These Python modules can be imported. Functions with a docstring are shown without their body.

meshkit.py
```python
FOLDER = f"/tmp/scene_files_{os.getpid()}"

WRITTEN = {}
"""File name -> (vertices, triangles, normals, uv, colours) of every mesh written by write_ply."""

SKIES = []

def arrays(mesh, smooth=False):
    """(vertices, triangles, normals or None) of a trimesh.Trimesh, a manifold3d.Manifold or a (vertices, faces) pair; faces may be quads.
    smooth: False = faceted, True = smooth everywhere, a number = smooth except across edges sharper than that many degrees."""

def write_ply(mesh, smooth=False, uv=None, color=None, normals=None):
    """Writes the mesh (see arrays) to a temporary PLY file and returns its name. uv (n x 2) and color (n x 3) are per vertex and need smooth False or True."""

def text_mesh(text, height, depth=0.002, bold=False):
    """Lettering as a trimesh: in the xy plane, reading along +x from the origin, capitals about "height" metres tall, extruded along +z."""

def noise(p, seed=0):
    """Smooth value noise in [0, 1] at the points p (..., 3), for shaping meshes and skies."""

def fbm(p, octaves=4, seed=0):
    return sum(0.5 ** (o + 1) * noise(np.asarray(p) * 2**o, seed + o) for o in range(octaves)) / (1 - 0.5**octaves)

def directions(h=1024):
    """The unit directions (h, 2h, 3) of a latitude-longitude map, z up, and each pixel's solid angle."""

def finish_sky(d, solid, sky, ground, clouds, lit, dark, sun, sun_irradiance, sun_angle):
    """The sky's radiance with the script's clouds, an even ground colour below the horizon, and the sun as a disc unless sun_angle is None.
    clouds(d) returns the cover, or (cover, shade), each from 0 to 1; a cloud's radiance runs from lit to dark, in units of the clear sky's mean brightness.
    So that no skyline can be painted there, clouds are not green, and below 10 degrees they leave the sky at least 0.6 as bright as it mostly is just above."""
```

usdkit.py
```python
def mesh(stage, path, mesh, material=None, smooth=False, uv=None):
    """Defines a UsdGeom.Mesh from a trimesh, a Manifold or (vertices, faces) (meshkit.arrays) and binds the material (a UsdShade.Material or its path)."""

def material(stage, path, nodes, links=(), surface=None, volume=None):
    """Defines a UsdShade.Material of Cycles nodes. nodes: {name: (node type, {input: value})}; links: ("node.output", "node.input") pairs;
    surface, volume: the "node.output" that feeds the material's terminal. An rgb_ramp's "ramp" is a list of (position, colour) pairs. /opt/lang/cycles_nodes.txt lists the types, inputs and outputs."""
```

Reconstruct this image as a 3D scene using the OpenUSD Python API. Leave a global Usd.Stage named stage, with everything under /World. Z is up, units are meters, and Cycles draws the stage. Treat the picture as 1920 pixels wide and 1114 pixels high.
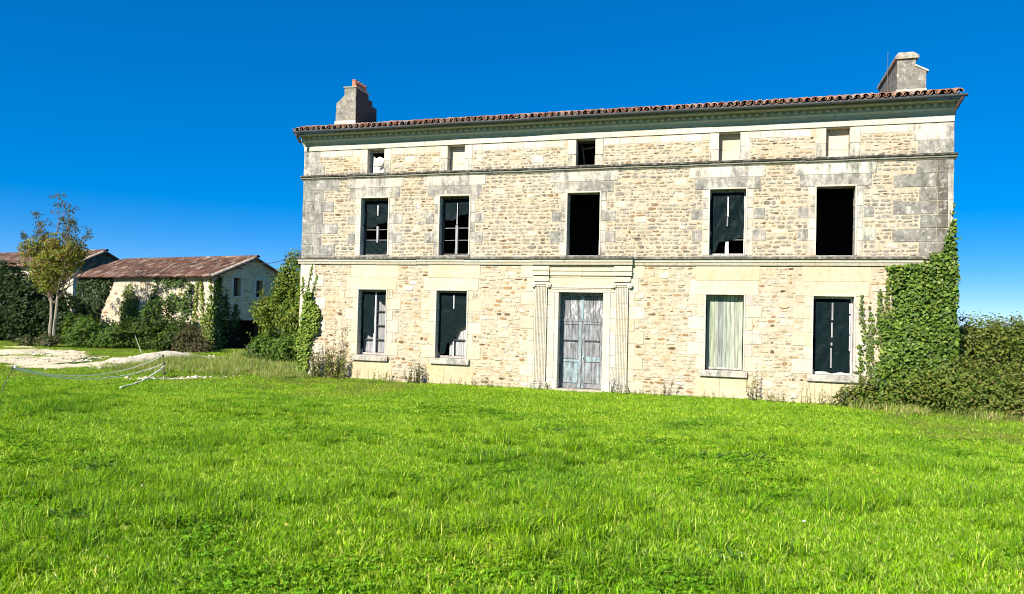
import math, random
import numpy as np
import trimesh, shapely
from shapely.geometry import box as sbox, Polygon
from shapely.ops import unary_union
from pxr import Usd, UsdGeom, UsdLux, UsdShade, Gf, Sdf, Vt
import usdkit, meshkit

stage = Usd.Stage.CreateInMemory()
UsdGeom.SetStageUpAxis(stage, UsdGeom.Tokens.z)
UsdGeom.SetStageMetersPerUnit(stage, 1.0)
W = UsdGeom.Xform.Define(stage, '/World')
stage.SetDefaultPrim(W.GetPrim())
T_ = Sdf.ValueTypeNames

# ------------------------------------------------------------------ camera
YAW, PITCH, ROLL = 0.296715, 0.0242117, 0.0245095
CAM_Z = 2.2
fw = np.array([-math.sin(YAW) * math.cos(PITCH), math.cos(YAW) * math.cos(PITCH), math.sin(PITCH)])
r0 = np.array([math.cos(YAW), math.sin(YAW), 0.0]); u0 = np.cross(r0, fw)
rt = r0 * math.cos(ROLL) + u0 * math.sin(ROLL); up = -r0 * math.sin(ROLL) + u0 * math.cos(ROLL)
cam = UsdGeom.Camera.Define(stage, '/World/camera')
cam.CreateHorizontalApertureAttr(36.0); cam.CreateVerticalApertureAttr(36.0 * 594 / 1024)
cam.CreateFocalLengthAttr(36.0 * 1387.25 / 1920)
cam.CreateClippingRangeAttr(Gf.Vec2f(0.05, 5000))
m = Gf.Matrix4d(*rt, 0, *up, 0, *(-fw), 0, 0, 0, CAM_Z, 1)
cam.AddTransformOp().Set(m)
cam.CreateExposureAttr(1.08)

# ------------------------------------------------------------------ sky and sun
SUN_AZ, SUN_EL = math.radians(21), math.radians(34)
sd = np.array([-math.sin(SUN_AZ) * math.cos(SUN_EL), -math.cos(SUN_AZ) * math.cos(SUN_EL), math.sin(SUN_EL)])
usdkit.material(stage, '/World/Looks/sky', {
    'sky': ('sky_texture', {'sky_type': 'single_scattering', 'sun_disc': False, 'sun_elevation': SUN_EL,
                            'sun_rotation': math.atan2(sd[0], sd[1]), 'altitude': 6000.0, 'air_density': 1.0,
                            'aerosol_density': 0.0, 'ozone_density': 5.0}),
    'gm': ('gamma', {'gamma': 0.54}), 'hs': ('hsv', {'saturation': 1.85, 'value': 1.1, 'hue': 0.509}),
    'bg': ('background_shader', {'strength': 0.15})}, [('sky.color', 'gm.color'), ('gm.color', 'hs.color'), ('hs.color', 'bg.color')], surface='bg.background')
dome = UsdLux.DomeLight.Define(stage, '/World/sky')
UsdShade.MaterialBindingAPI.Apply(dome.GetPrim()).Bind(UsdShade.Material.Get(stage, '/World/Looks/sky'))
dome.GetPrim().SetCustomDataByKey('kind', 'structure'); dome.GetPrim().SetCustomDataByKey('label', 'cloudless deep blue sky'); dome.GetPrim().SetCustomDataByKey('category', 'sky')
sun = UsdLux.DistantLight.Define(stage, '/World/sun')
sun.CreateIntensityAttr(1.18); sun.CreateNormalizeAttr(True); sun.CreateAngleAttr(0.5); sun.CreateColorAttr(Gf.Vec3f(1.0, 0.955, 0.875))
zb = sd; xb = np.cross([0, 0, 1.0], zb); xb /= np.linalg.norm(xb); yb = np.cross(zb, xb)
sun.AddTransformOp().Set(Gf.Matrix4d(*xb, 0, *yb, 0, *zb, 0, *(sd * 60), 1))

rng = np.random.default_rng(7)
rnd = random.Random(7)
U = rng.uniform

# ------------------------------------------------------------------ mesh and prim helpers
class MB:
    """Collects triangles with a colour and a dirt value per vertex."""
    def __init__(s): s.v, s.f, s.t, s.d, s.n = [], [], [], [], 0
    def add(s, v, f, tint=(.5, .5, .5), dirt=0.0):
        v = np.asarray(v, float); f = np.asarray(f, int)
        if f.ndim == 2 and f.shape[1] == 4: f = np.vstack([f[:, [0, 1, 2]], f[:, [0, 2, 3]]])
        t = np.asarray(tint, float)
        if t.ndim == 1: t = np.tile(t, (len(v), 1))
        s.v.append(v); s.f.append(f + s.n); s.t.append(t); s.d.append(np.broadcast_to(np.asarray(dirt, float), (len(v),)))
        s.n += len(v); return s
    def get(s): return np.vstack(s.v), np.vstack(s.f), np.vstack(s.t), np.concatenate(s.d)

NAMES = {}
def fresh(parent, name):
    k = (parent, name); i = NAMES.get(k, 0); NAMES[k] = i + 1
    return f'{parent}/{name}' + (f'_{i:03d}' if i else '')

class Node:
    def __init__(s, path, org): s.path, s.org = path, np.asarray(org, float)

def keys(prim, **kw):
    for k, v in kw.items():
        if v: prim.SetCustomDataByKey({'cat': 'category'}.get(k, k), v)

def put_mesh(path, mb, mat, org):
    v, f, t, d = mb.get()
    u_ = np.unique(f)
    if len(u_) < len(v):
        mp_ = np.zeros(len(v), int); mp_[u_] = np.arange(len(u_)); v, t, d, f = v[u_], t[u_], d[u_], mp_[f]
    v = v - org
    me = UsdGeom.Mesh.Define(stage, path)
    me.CreatePointsAttr(Vt.Vec3fArray.FromNumpy(v.astype(np.float32)))
    me.CreateFaceVertexCountsAttr(Vt.IntArray.FromNumpy(np.full(len(f), 3, np.int32)))
    me.CreateFaceVertexIndicesAttr(Vt.IntArray.FromNumpy(f.astype(np.int32).ravel()))
    me.CreateSubdivisionSchemeAttr('none')
    pv = UsdGeom.PrimvarsAPI(me)
    pv.CreatePrimvar('tint', T_.Color3fArray, 'vertex').Set(Vt.Vec3fArray.FromNumpy(t.astype(np.float32)))
    if True:
        pv.CreatePrimvar('dirt', T_.Color3fArray, 'vertex').Set(Vt.Vec3fArray.FromNumpy(np.repeat(d[:, None], 3, 1).astype(np.float32)))
    UsdShade.MaterialBindingAPI.Apply(me.GetPrim()).Bind(mat)
    return me

def thing(name, label, cat, org=(0, 0, 0), group=None):
    p = fresh('/World', name)
    x = UsdGeom.Xform.Define(stage, p); x.AddTranslateOp().Set(Gf.Vec3d(*map(float, org)))
    keys(x.GetPrim(), label=label, cat=cat, group=group)
    return Node(p, org)

def part(parent, name, mb, mat, label=None, kind=None):
    p = fresh(parent.path, name)
    me = put_mesh(p, mb, mat, parent.org)
    keys(me.GetPrim(), label=label, kind=kind)
    return Node(p, parent.org)

def single(name, mb, mat, label=None, cat=None, kind=None, group=None, org=None):
    p = fresh('/World', name)
    v = np.vstack(mb.v)
    o = np.array([v[:, 0].mean(), v[:, 1].mean(), v[:, 2].min()]) if org is None else np.asarray(org, float)
    me = put_mesh(p, mb, mat, o)
    me.AddTranslateOp().Set(Gf.Vec3d(*map(float, o)))
    keys(me.GetPrim(), label=label, cat=cat, kind=kind, group=group)
    return Node(p, o)

class Frame:
    """A wall's own frame: u along it, z up, n out of it."""
    def __init__(s, o, u, n): s.o, s.u, s.n = np.asarray(o, float), np.asarray(u, float), np.asarray(n, float)
    def __call__(s, p):
        p = np.asarray(p, float)
        return s.o + p[..., 0:1] * s.u + p[..., 1:2] * np.array([0, 0, 1.0]) + p[..., 2:3] * s.n
HF = Frame((0, 21.5, 0), (1, 0, 0), (0, -1, 0))      # the house front: u = world x

_cb = None
def cbox_arrays(a, b, ch, jit=0.0):
    """Box from corner a to b with chamfered edges (24 vertices, 44 triangles)."""
    global _cb
    a, b = np.minimum(a, b), np.maximum(a, b)
    if _cb is None:
        ids, V = {}, []
        for cx in (0, 1):
            for cy in (0, 1):
                for cz in (0, 1):
                    for ax in range(3):
                        ids[(cx, cy, cz, ax)] = len(V); V.append((cx, cy, cz, ax))
        F = []
        for ax in range(3):
            o = [i for i in range(3) if i != ax]
            for s in (0, 1):
                q = []
                for (i, j) in ((0, 0), (1, 0), (1, 1), (0, 1)):
                    c = [0, 0, 0]; c[ax] = s; c[o[0]] = i; c[o[1]] = j
                    q.append(ids[(*c, ax)])
                F.append(q)
        for ax in range(3):
            o = [i for i in range(3) if i != ax]
            for i in (0, 1):
                for j in (0, 1):
                    c0 = [0, 0, 0]; c0[o[0]] = i; c0[o[1]] = j
                    c1 = list(c0); c1[ax] = 1
                    F.append([ids[(*c0, o[0])], ids[(*c1, o[0])], ids[(*c1, o[1])], ids[(*c0, o[1])]])
        tri = [[q[0], q[1], q[2]] for q in F] + [[q[0], q[2], q[3]] for q in F]
        for c in np.ndindex(2, 2, 2): tri.append([ids[(*c, 0)], ids[(*c, 1)], ids[(*c, 2)]])
        _cb = (np.array(V), np.array(tri))
    V, tri = _cb
    ch = min(ch, 0.3 * float((b - a).min()))
    P = np.where(V[:, :3] == 1, b, a).astype(float)
    sgn = np.where(V[:, :3] == 1, -1.0, 1.0)
    for ax in range(3):
        mk = V[:, 3] != ax
        P[mk, ax] += sgn[mk, ax] * ch
    if jit: P += rng.normal(0, jit, P.shape)
    return P, tri

def cbox(mb, a, b, tint, ch=0.008, dirt=0.0, frame=None, jit=0.0):
    P, F = cbox_arrays(np.asarray(a, float), np.asarray(b, float), ch, jit)
    if frame is not None: P = frame(P)
    return mb.add(P, F, tint, dirt)

def grid_faces(nu, nv):
    i, j = np.meshgrid(np.arange(nu - 1), np.arange(nv - 1), indexing='ij')
    a = (i * nv + j).ravel()
    return np.stack([a, a + nv, a + nv + 1, a + 1], 1)

def tube(mb, pts, rad, tint, sides=6, dirt=0.0):
    p = np.asarray(pts, float); n = len(p)
    t = np.gradient(p, axis=0); t /= np.linalg.norm(t, axis=1, keepdims=True) + 1e-9
    ref = np.array([0, 0, 1.0]) if abs(t[:, 2]).mean() < 0.8 else np.array([1.0, 0, 0])
    a = np.cross(t, ref); a /= np.linalg.norm(a, axis=1, keepdims=True) + 1e-9
    b = np.cross(t, a)
    ang = np.arange(sides) * 2 * np.pi / sides
    r = np.broadcast_to(np.asarray(rad, float), (n,))
    v = p[:, None] + r[:, None, None] * (np.cos(ang)[None, :, None] * a[:, None] + np.sin(ang)[None, :, None] * b[:, None])
    i, j = np.meshgrid(np.arange(n - 1), np.arange(sides), indexing='ij')
    q = np.stack([i * sides + j, i * sides + (j + 1) % sides, (i + 1) * sides + (j + 1) % sides, (i + 1) * sides + j], -1).reshape(-1, 4)
    vv = np.vstack([v.reshape(-1, 3), p[:1], p[-1:]])
    k = n * sides
    caps = [[k, (j + 1) % sides, j] for j in range(sides)] + [[k + 1, (n - 1) * sides + j, (n - 1) * sides + (j + 1) % sides] for j in range(sides)]
    return mb.add(vv, np.vstack([q[:, [0, 1, 2]], q[:, [0, 2, 3]], caps]), tint, dirt)

def sweep_profile(mb, prof, x0, x1, tint, frame=HF, dirt=0.0, caps=True):
    """prof: closed polygon of (n, z); extruded from u=x0 to x1. tint may be one per profile edge."""
    pr = np.asarray(prof, float); k = len(pr)
    for e in range(k):
        a, b = pr[e], pr[(e + 1) % k]
        q = np.array([[x0, a[1], a[0]], [x1, a[1], a[0]], [x1, b[1], b[0]], [x0, b[1], b[0]]])
        tt = tint[e] if isinstance(tint, list) else tint
        dd = dirt[e] if isinstance(dirt, list) else dirt
        mb.add(frame(q), [[0, 1, 2], [0, 2, 3]], tt, dd)
    if caps:
        vv, ff = trimesh.creation.triangulate_polygon(Polygon(pr), engine='earcut')
        tt = tint[0] if isinstance(tint, list) else tint
        for x in (x0, x1):
            mb.add(frame(np.column_stack([np.full(len(vv), x), vv[:, 1], vv[:, 0]])), ff, tt, 0.0)
    return mb

# ------------------------------------------------------------------ materials
def M(name, nodes, links, surface='p.BSDF'):
    return usdkit.material(stage, '/World/Looks/' + name, nodes, links, surface=surface)

def masonry(name, fine=0.35, bump=0.5, rough=0.92, streak=True):
    n = {'a': ('attribute', {'attribute': 'tint'}), 'd': ('attribute', {'attribute': 'dirt'}), 'g': ('geometry', {}),
         'n1': ('noise_texture', {'scale': 9.0, 'detail': 6.0, 'roughness': 0.65}),
         'n1r': ('map_range', {'from_min': 0.25, 'from_max': 0.75, 'to_min': 0.82 * (1.0 - fine), 'to_max': 0.82 * (1.0 + fine * 0.7)}),
         'mul': ('mix_color', {'blend_type': 'multiply', 'fac': 1.0}), 'cc': ('combine_color', {}),
         'big': ('noise_texture', {'scale': 1.1, 'detail': 3.0, 'roughness': 0.6}),
         'bigr': ('map_range', {'from_min': 0.3, 'from_max': 0.7, 'to_min': 0.0, 'to_max': 1.0}),
         'warm': ('mix_color', {'blend_type': 'multiply', 'b': (1.02, 0.93, 0.80)}),
         'mp': ('mapping', {'scale': (7.0, 7.0, 1.1)}),
         'st': ('noise_texture', {'scale': 1.0, 'detail': 6.0, 'roughness': 0.7}),
         'sp': ('noise_texture', {'scale': 2.3, 'detail': 7.0, 'roughness': 0.75}),
         'sum': ('math', {'math_type': 'add'}), 'hal': ('math', {'math_type': 'multiply', 'value2': 0.5}),
         'off': ('math', {'math_type': 'multiply_add', 'value2': 0.34, 'value3': -0.02}),
         'thr': ('math', {'math_type': 'add'}),
         'msk': ('map_range', {'from_min': 0.60, 'from_max': 0.70, 'to_min': 0.0, 'to_max': 0.90, 'clamp': True}),
         'gate': ('math', {'math_type': 'multiply', 'use_clamp': True}), 'gm': ('math', {'math_type': 'multiply', 'value2': 3.0, 'use_clamp': True}),
         'gcol': ('rgb_ramp', {'ramp': [(0.3, (0.07, 0.067, 0.058)), (0.5, (0.19, 0.18, 0.154)), (0.7, (0.31, 0.29, 0.25))]}),
         'gn': ('noise_texture', {'scale': 5.0, 'detail': 6.0, 'roughness': 0.7}), 'gray': ('mix_color', {'blend_type': 'mix'}),
         'ln': ('noise_texture', {'scale': 6.5, 'detail': 8.0, 'roughness': 0.72}), 'lr': ('map_range', {'from_min': 0.56, 'from_max': 0.62, 'to_min': 0.0, 'to_max': 0.85, 'clamp': True}),
         'lg': ('math', {'math_type': 'multiply', 'use_clamp': True}), 'lich': ('mix_color', {'blend_type': 'mix', 'b': (0.56, 0.525, 0.44)}),
         'bn': ('noise_texture', {'scale': 38.0, 'detail': 5.0, 'roughness': 0.7}),
         'bp': ('bump', {'strength': bump, 'distance': 0.012}),
         'p': ('principled_bsdf', {'roughness': rough, 'specular_ior_level': 0.15})}
    l = [('g.position', 'n1.vector'), ('g.position', 'big.vector'), ('g.position', 'mp.vector'), ('mp.vector', 'st.vector'), ('g.position', 'sp.vector'), ('g.position', 'bn.vector'),
         ('n1.fac', 'n1r.value'), ('n1r.result', 'cc.r'), ('n1r.result', 'cc.g'), ('n1r.result', 'cc.b'), ('a.color', 'mul.a'), ('cc.color', 'mul.b'),
         ('big.fac', 'bigr.value'), ('bigr.result', 'warm.fac'), ('mul.result', 'warm.a'),
         ('st.fac', 'sum.value1'), ('sp.fac', 'sum.value2'), ('sum.value', 'hal.value1'),
         ('d.fac', 'off.value1'), ('off.value', 'thr.value1'), ('hal.value', 'thr.value2'), ('thr.value', 'msk.value'),
         ('d.fac', 'gm.value1'), ('gm.value', 'gate.value1'), ('msk.result', 'gate.value2'), ('gate.value', 'gray.fac'), ('warm.result', 'gray.a'),
         ('g.position', 'gn.vector'), ('gn.fac', 'gcol.fac'), ('gcol.color', 'gray.b'), ('g.position', 'ln.vector'), ('ln.fac', 'lr.value'), ('lr.result', 'lg.value1'), ('d.fac', 'lg.value2'), ('lg.value', 'lich.fac'), ('gray.result', 'lich.a'), ('lich.result', 'p.base_color'), ('bn.fac', 'bp.height'), ('bp.normal', 'p.normal')]
    return M(name, n, l)

M_STONE = masonry('limestone', 0.22, 0.4)
M_RUBBLE = masonry('rubble_limestone', 0.45, 0.9)
M_MORTAR = masonry('lime_mortar', 0.3, 0.8)
M_RENDER = masonry('weathered_render', 0.5, 0.6)

def tinted(name, rough=0.8, spec=0.2, scale=20.0, amt=0.25, stretch=(1, 1, 1), bump=0.0, extra=None):
    n = {'a': ('attribute', {'attribute': 'tint'}), 'g': ('geometry', {}), 'mp': ('mapping', {'scale': stretch}),
         'n': ('noise_texture', {'scale': scale, 'detail': 5.0, 'roughness': 0.65}),
         'r': ('map_range', {'from_min': 0.25, 'from_max': 0.75, 'to_min': 1 - amt, 'to_max': 1 + amt}),
         'c': ('combine_color', {}), 'x': ('mix_color', {'blend_type': 'multiply', 'fac': 1.0}),
         'p': ('principled_bsdf', {'roughness': rough, 'specular_ior_level': spec, **(extra or {})})}
    l = [('g.position', 'mp.vector'), ('mp.vector', 'n.vector'), ('n.fac', 'r.value'), ('r.result', 'c.r'), ('r.result', 'c.g'), ('r.result', 'c.b'),
         ('a.color', 'x.a'), ('c.color', 'x.b'), ('x.result', 'p.base_color')]
    if bump:
        n['b'] = ('bump', {'strength': bump, 'distance': 0.006}); l += [('n.fac', 'b.height'), ('b.normal', 'p.normal')]
    return M(name, n, l)

M_TILE = tinted('terracotta_tile', 0.9, 0.15, 14.0, 0.5, bump=0.5)
M_WOOD = tinted('weathered_wood', 0.85, 0.15, 1.0, 0.62, (34, 34, 1.6), bump=0.6)
M_METAL = tinted('dull_zinc', 0.55, 0.4, 6.0, 0.25)
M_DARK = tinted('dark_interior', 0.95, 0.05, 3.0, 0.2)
M_ROPE = tinted('rope_fibre', 0.9, 0.1, 60.0, 0.2)
M_BARK = tinted('bark', 0.9, 0.1, 1.0, 0.4, (30, 30, 6), bump=0.6)
M_BOARD = tinted('pale_board', 0.85, 0.15, 2.5, 0.18)
M_SAND = tinted('limestone_gravel', 0.95, 0.1, 5.0, 0.3, bump=0.6)
# black polythene: soft sheen over fine creases
M_PLASTIC = M('black_sheeting', {'g': ('geometry', {}), 'n': ('noise_texture', {'scale': 7.0, 'detail': 4.0, 'roughness': 0.55, 'distortion': 0.8}),
    'b': ('bump', {'strength': 0.55, 'distance': 0.02}), 'p': ('principled_bsdf', {'base_color': (0.0045, 0.0105, 0.0115), 'roughness': 0.5, 'specular_ior_level': 0.05})},
    [('g.position', 'n.vector'), ('n.fac', 'b.height'), ('b.normal', 'p.normal')])
# peeling pale blue paint over silvered wood
M_DOOR = M('peeling_paint', {'a': ('attribute', {'attribute': 'tint'}), 'd': ('attribute', {'attribute': 'dirt'}), 'g': ('geometry', {}),
    'mp': ('mapping', {'scale': (17.0, 17.0, 2.6)}), 'n': ('noise_texture', {'scale': 1.0, 'detail': 6.0, 'roughness': 0.7}),
    'm2': ('mapping', {'scale': (9.0, 9.0, 5.0)}), 'n2': ('noise_texture', {'scale': 1.0, 'detail': 6.0, 'roughness': 0.7}),
    's': ('math', {'math_type': 'add'}), 's2': ('math', {'math_type': 'add'}),
    'msk': ('map_range', {'from_min': 1.24, 'from_max': 1.46, 'to_min': 0.0, 'to_max': 1.0, 'clamp': True}),
    'wr': ('rgb_ramp', {'ramp': [(0.3, (0.045, 0.044, 0.044)), (0.45, (0.145, 0.143, 0.145)), (0.58, (0.25, 0.248, 0.25)), (0.72, (0.38, 0.375, 0.37))]}),
    'mx': ('mix_color', {'blend_type': 'mix'}), 'b': ('bump', {'strength': 0.6, 'distance': 0.006}),
    'p': ('principled_bsdf', {'roughness': 0.8, 'specular_ior_level': 0.2})},
    [('g.position', 'mp.vector'), ('g.position', 'm2.vector'), ('mp.vector', 'n.vector'), ('m2.vector', 'n2.vector'), ('n.fac', 's.value1'), ('n2.fac', 's.value2'),
     ('s.value', 's2.value1'), ('d.fac', 's2.value2'), ('s2.value', 'msk.value'), ('n.fac', 'wr.fac'), ('msk.result', 'mx.fac'), ('wr.color', 'mx.a'), ('a.color', 'mx.b'),
     ('mx.result', 'p.base_color'), ('n.fac', 'b.height'), ('b.normal', 'p.normal')])

def leafy(name, trans=0.3, rough=0.5, spec=0.3, pos_scale=0.0):
    n = {'a': ('attribute', {'attribute': 'tint'}), 'g': ('geometry', {}),
         'p': ('principled_bsdf', {'roughness': rough, 'specular_ior_level': spec}), 'tr': ('translucent_bsdf', {}),
         'tc': ('mix_color', {'blend_type': 'multiply', 'fac': 1.0, 'b': (1.25, 1.15, 0.5)}), 'mx': ('mix_closure', {'fac': trans})}
    l = [('tc.result', 'tr.color'), ('p.BSDF', 'mx.closure1'), ('tr.BSDF', 'mx.closure2')]
    src = 'a.color'
    if pos_scale:
        n['n'] = ('noise_texture', {'scale': pos_scale, 'detail': 4.0, 'roughness': 0.6})
        n['rp'] = ('rgb_ramp', {'ramp': [(0.28, (0.58, 0.74, 0.7)), (0.45, (0.92, 0.98, 0.95)), (0.58, (1.08, 1.06, 1.0)), (0.75, (1.3, 1.16, 1.3))]})
        n['x'] = ('mix_color', {'blend_type': 'multiply', 'fac': 1.0, 'use_clamp': False})
        l += [('g.position', 'n.vector'), ('n.fac', 'rp.fac'), ('a.color', 'x.a'), ('rp.color', 'x.b')]
        src = 'x.result'
    l += [(src, 'p.base_color'), (src, 'tc.a')]
    return M(name, n, l, 'mx.closure')
M_LEAF = leafy('leaf', 0.32, 0.5, 0.25)
M_IVY = leafy('ivy_leaf', 0.22, 0.48, 0.28)
M_GRASS = leafy('grass_blade', 0.36, 0.5, 0.12, 0.55)
M_SOIL = M('meadow_soil', {'g': ('geometry', {}), 'n': ('noise_texture', {'scale': 0.9, 'detail': 8.0, 'roughness': 0.7}),
    'rp': ('rgb_ramp', {'ramp': [(0.3, (0.035, 0.06, 0.012)), (0.55, (0.055, 0.085, 0.018)), (0.75, (0.09, 0.10, 0.03))]}),
    'b': ('bump', {'strength': 0.8, 'distance': 0.04}), 'p': ('principled_bsdf', {'roughness': 1.0, 'specular_ior_level': 0.05})},
    [('g.position', 'n.vector'), ('n.fac', 'rp.fac'), ('rp.color', 'p.base_color'), ('n.fac', 'b.height'), ('b.normal', 'p.normal')])

# ------------------------------------------------------------------ terrain
def ground_z(x, y):
    x, y = np.asarray(x, float), np.asarray(y, float)
    t = np.clip((19.0 - y) / 16.0, 0, 1); t = t * t * (3 - 2 * t)
    p = np.stack([x * 0.35, y * 0.35, np.zeros_like(x)], -1)
    near = np.exp(-((x + 4) ** 2 + (y - 10) ** 2) / 900.0)
    return 0.5 * t + near * 0.16 * (meshkit.fbm(p, 3, 5) - 0.5)

mb = MB()
gx = np.concatenate([-np.geomspace(1500, 61, 14), np.arange(-60, 40.1, 0.6), np.geomspace(41, 1500, 14)])
gy = np.concatenate([-np.geomspace(1500, 21, 14), np.arange(-20, 60.1, 0.6), np.geomspace(61, 1500, 14)])
X, Y = np.meshgrid(gx, gy, indexing='ij')
mb.add(np.stack([X, Y, ground_z(X, Y)], -1).reshape(-1, 3), grid_faces(len(gx), len(gy)), (.06, .08, .02))
single('ground', mb, M_SOIL, 'flat meadow ground running out to the horizon', None, 'structure', org=(0, 0, 0))

# ------------------------------------------------------------------ STONE HOUSE
HX0, HX1, HY0, HY1 = -13.96, 5.28, 21.5, 30.5
house = thing('stone_house', 'long derelict two storey limestone house with black sheeted windows and blue grey door', 'house', ((HX0 + HX1) / 2, HY0, 0))
LOW = [(-11.77, -10.79), (-9.04, -8.03), (-0.86, 0.15), (1.95, 2.95)]
UPP = [(-11.77, -10.80), (-9.01, -8.03), (-4.91, -3.94), (-0.80, 0.16), (1.99, 2.95)]
ATT = [(-11.59, -11.01), (-8.79, -8.23), (-4.68, -4.12), (-0.58, -0.02), (2.215, 2.795)]
LZ, UZ, AZ = (0.80, 2.905), (4.01, 5.87), (6.68, 7.455)
DOOR = (-5.11, -3.78, 0.06, 2.91)
C_ASH, C_PALE, C_GREY, C_MORT = (.60, .54, .415), (.62, .58, .49), (.34, .325, .285), (.54, .47, .35)

def vary(c, a=0.06):
    k = 1 + U(-a, a); return tuple(np.clip(np.array(c) * k * (1 + U(-a, a, 3) * 0.35), 0.01, 0.85))

blocks = []       # (x0, x1, z0, z1, proud, tint, dirt)
def blk(x0, x1, z0, z1, proud=0.012, c=C_ASH, dirt=0.12, sp=True): blocks.append((x0, x1, z0, z1, proud + U(-.004, .006), vary(c, .09), dirt))
for k, (a, b) in enumerate(LOW):
    zs = [LZ[0], 1.19, 1.55, 1.92, 2.28, 2.62, LZ[1]]
    for i in range(6):
        w = (.23, .5)[(i + k) % 2] + U(-.03, .03); blk(a - w, a, zs[i], zs[i + 1])
        w = (.23, .5)[(i + 1) % 2] + U(-.03, .03); blk(b, b + w, zs[i], zs[i + 1], c=C_ASH if rnd.random() < .7 else (.52, .45, .40), dirt=U(.1, .35))
    blk(a - .45, b + .37, LZ[1], 3.30); blk(a - .30, b + .42, 3.30, 3.725, c=(.62, .55, .39), dirt=0.06)
    m_ = a + .5 * (b - a) + U(-.2, .2)
    blk(a - .27, m_, 0.0, .61, c=(.60, .51, .335), dirt=.1); blk(m_, b + .27, 0.0, .61, c=(.60, .51, .335), dirt=.1)
for k, (a, b) in enumerate(UPP):
    zs = [UZ[0], 4.40, 4.74, 5.02, 5.33, 5.62, UZ[1]]
    for i in range(6):
        for s in (0, 1):
            e = (a - .2, a) if s == 0 else (b, b + .2)
            top = i == 5 and s == 0
            blk(*e, zs[i], zs[i + 1], c=C_PALE if top or rnd.random() < .15 else (.56, .52, .45), dirt=.05 if top else U(.3, .48))
            if i in (1, 3):
                e = (a - .2 - U(.26, .34), a - .2) if s == 0 else (b + .2, b + .2 + U(.26, .34))
                blk(*e, zs[i], zs[i + 1], c=(.50, .475, .41), dirt=.62)
    blk(a - .44, b + .40, UZ[1], 6.2, c=(.52, .49, .42), dirt=.60)
    blk(a - .56, b + .52, 6.2, 6.515, c=C_PALE, dirt=.42)
for k, (a, b) in enumerate(ATT):
    for s in (0, 1):
        e = (a - .26, a) if s == 0 else (b, b + .26)
        zz = 6.67 + U(.28, .4)
        blk(*e, 6.67, zz, c=C_PALE, dirt=.42); blk(*e, zz, 7.465, c=C_PALE, dirt=.15)
# quoins
for i in range(10):
    z0, z1 = i * .3725, (i + 1) * .3725
    blk(HX0, HX0 + (.95, .55)[i % 2] + U(-.06, .06), z0, z1, c=C_PALE, dirt=.3)
    blk(HX1 - (.9, .6)[i % 2] + U(-.06, .06), HX1, z0, z1, c=C_PALE, dirt=.3)
for i in range(7):
    z0, z1 = 4.0 + i * .3593, 4.0 + (i + 1) * .3593
    wl = (1.25, .75)[i % 2] + U(-.1, .1); sp_ = U(.35, .5)
    blk(HX0, HX0 + sp_, z0, z1, c=(.42, .40, .345), dirt=.64); blk(HX0 + sp_, HX0 + wl, z0, z1, c=(.50, .475, .41), dirt=.66)
    wl = (1.35, .85)[(i + 1) % 2] + U(-.1, .1); sp_ = U(.35, .45)
    blk(HX1 - sp_, HX1 - .13, z0, z1, c=(.12, .112, .092), dirt=.5); blk(HX1 - .13, HX1, z0, z1, c=(.50, .475, .41), dirt=.5); blk(HX1 - wl, HX1 - sp_, z0, z1, c=(.30, .285, .24), dirt=.66)
blk(HX0, HX0 + .8, 6.67, 7.06, c=(.55, .53, .47), dirt=.58); blk(HX0, HX0 + .62, 7.06, 7.465, c=(.55, .53, .48), dirt=.58)
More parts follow.
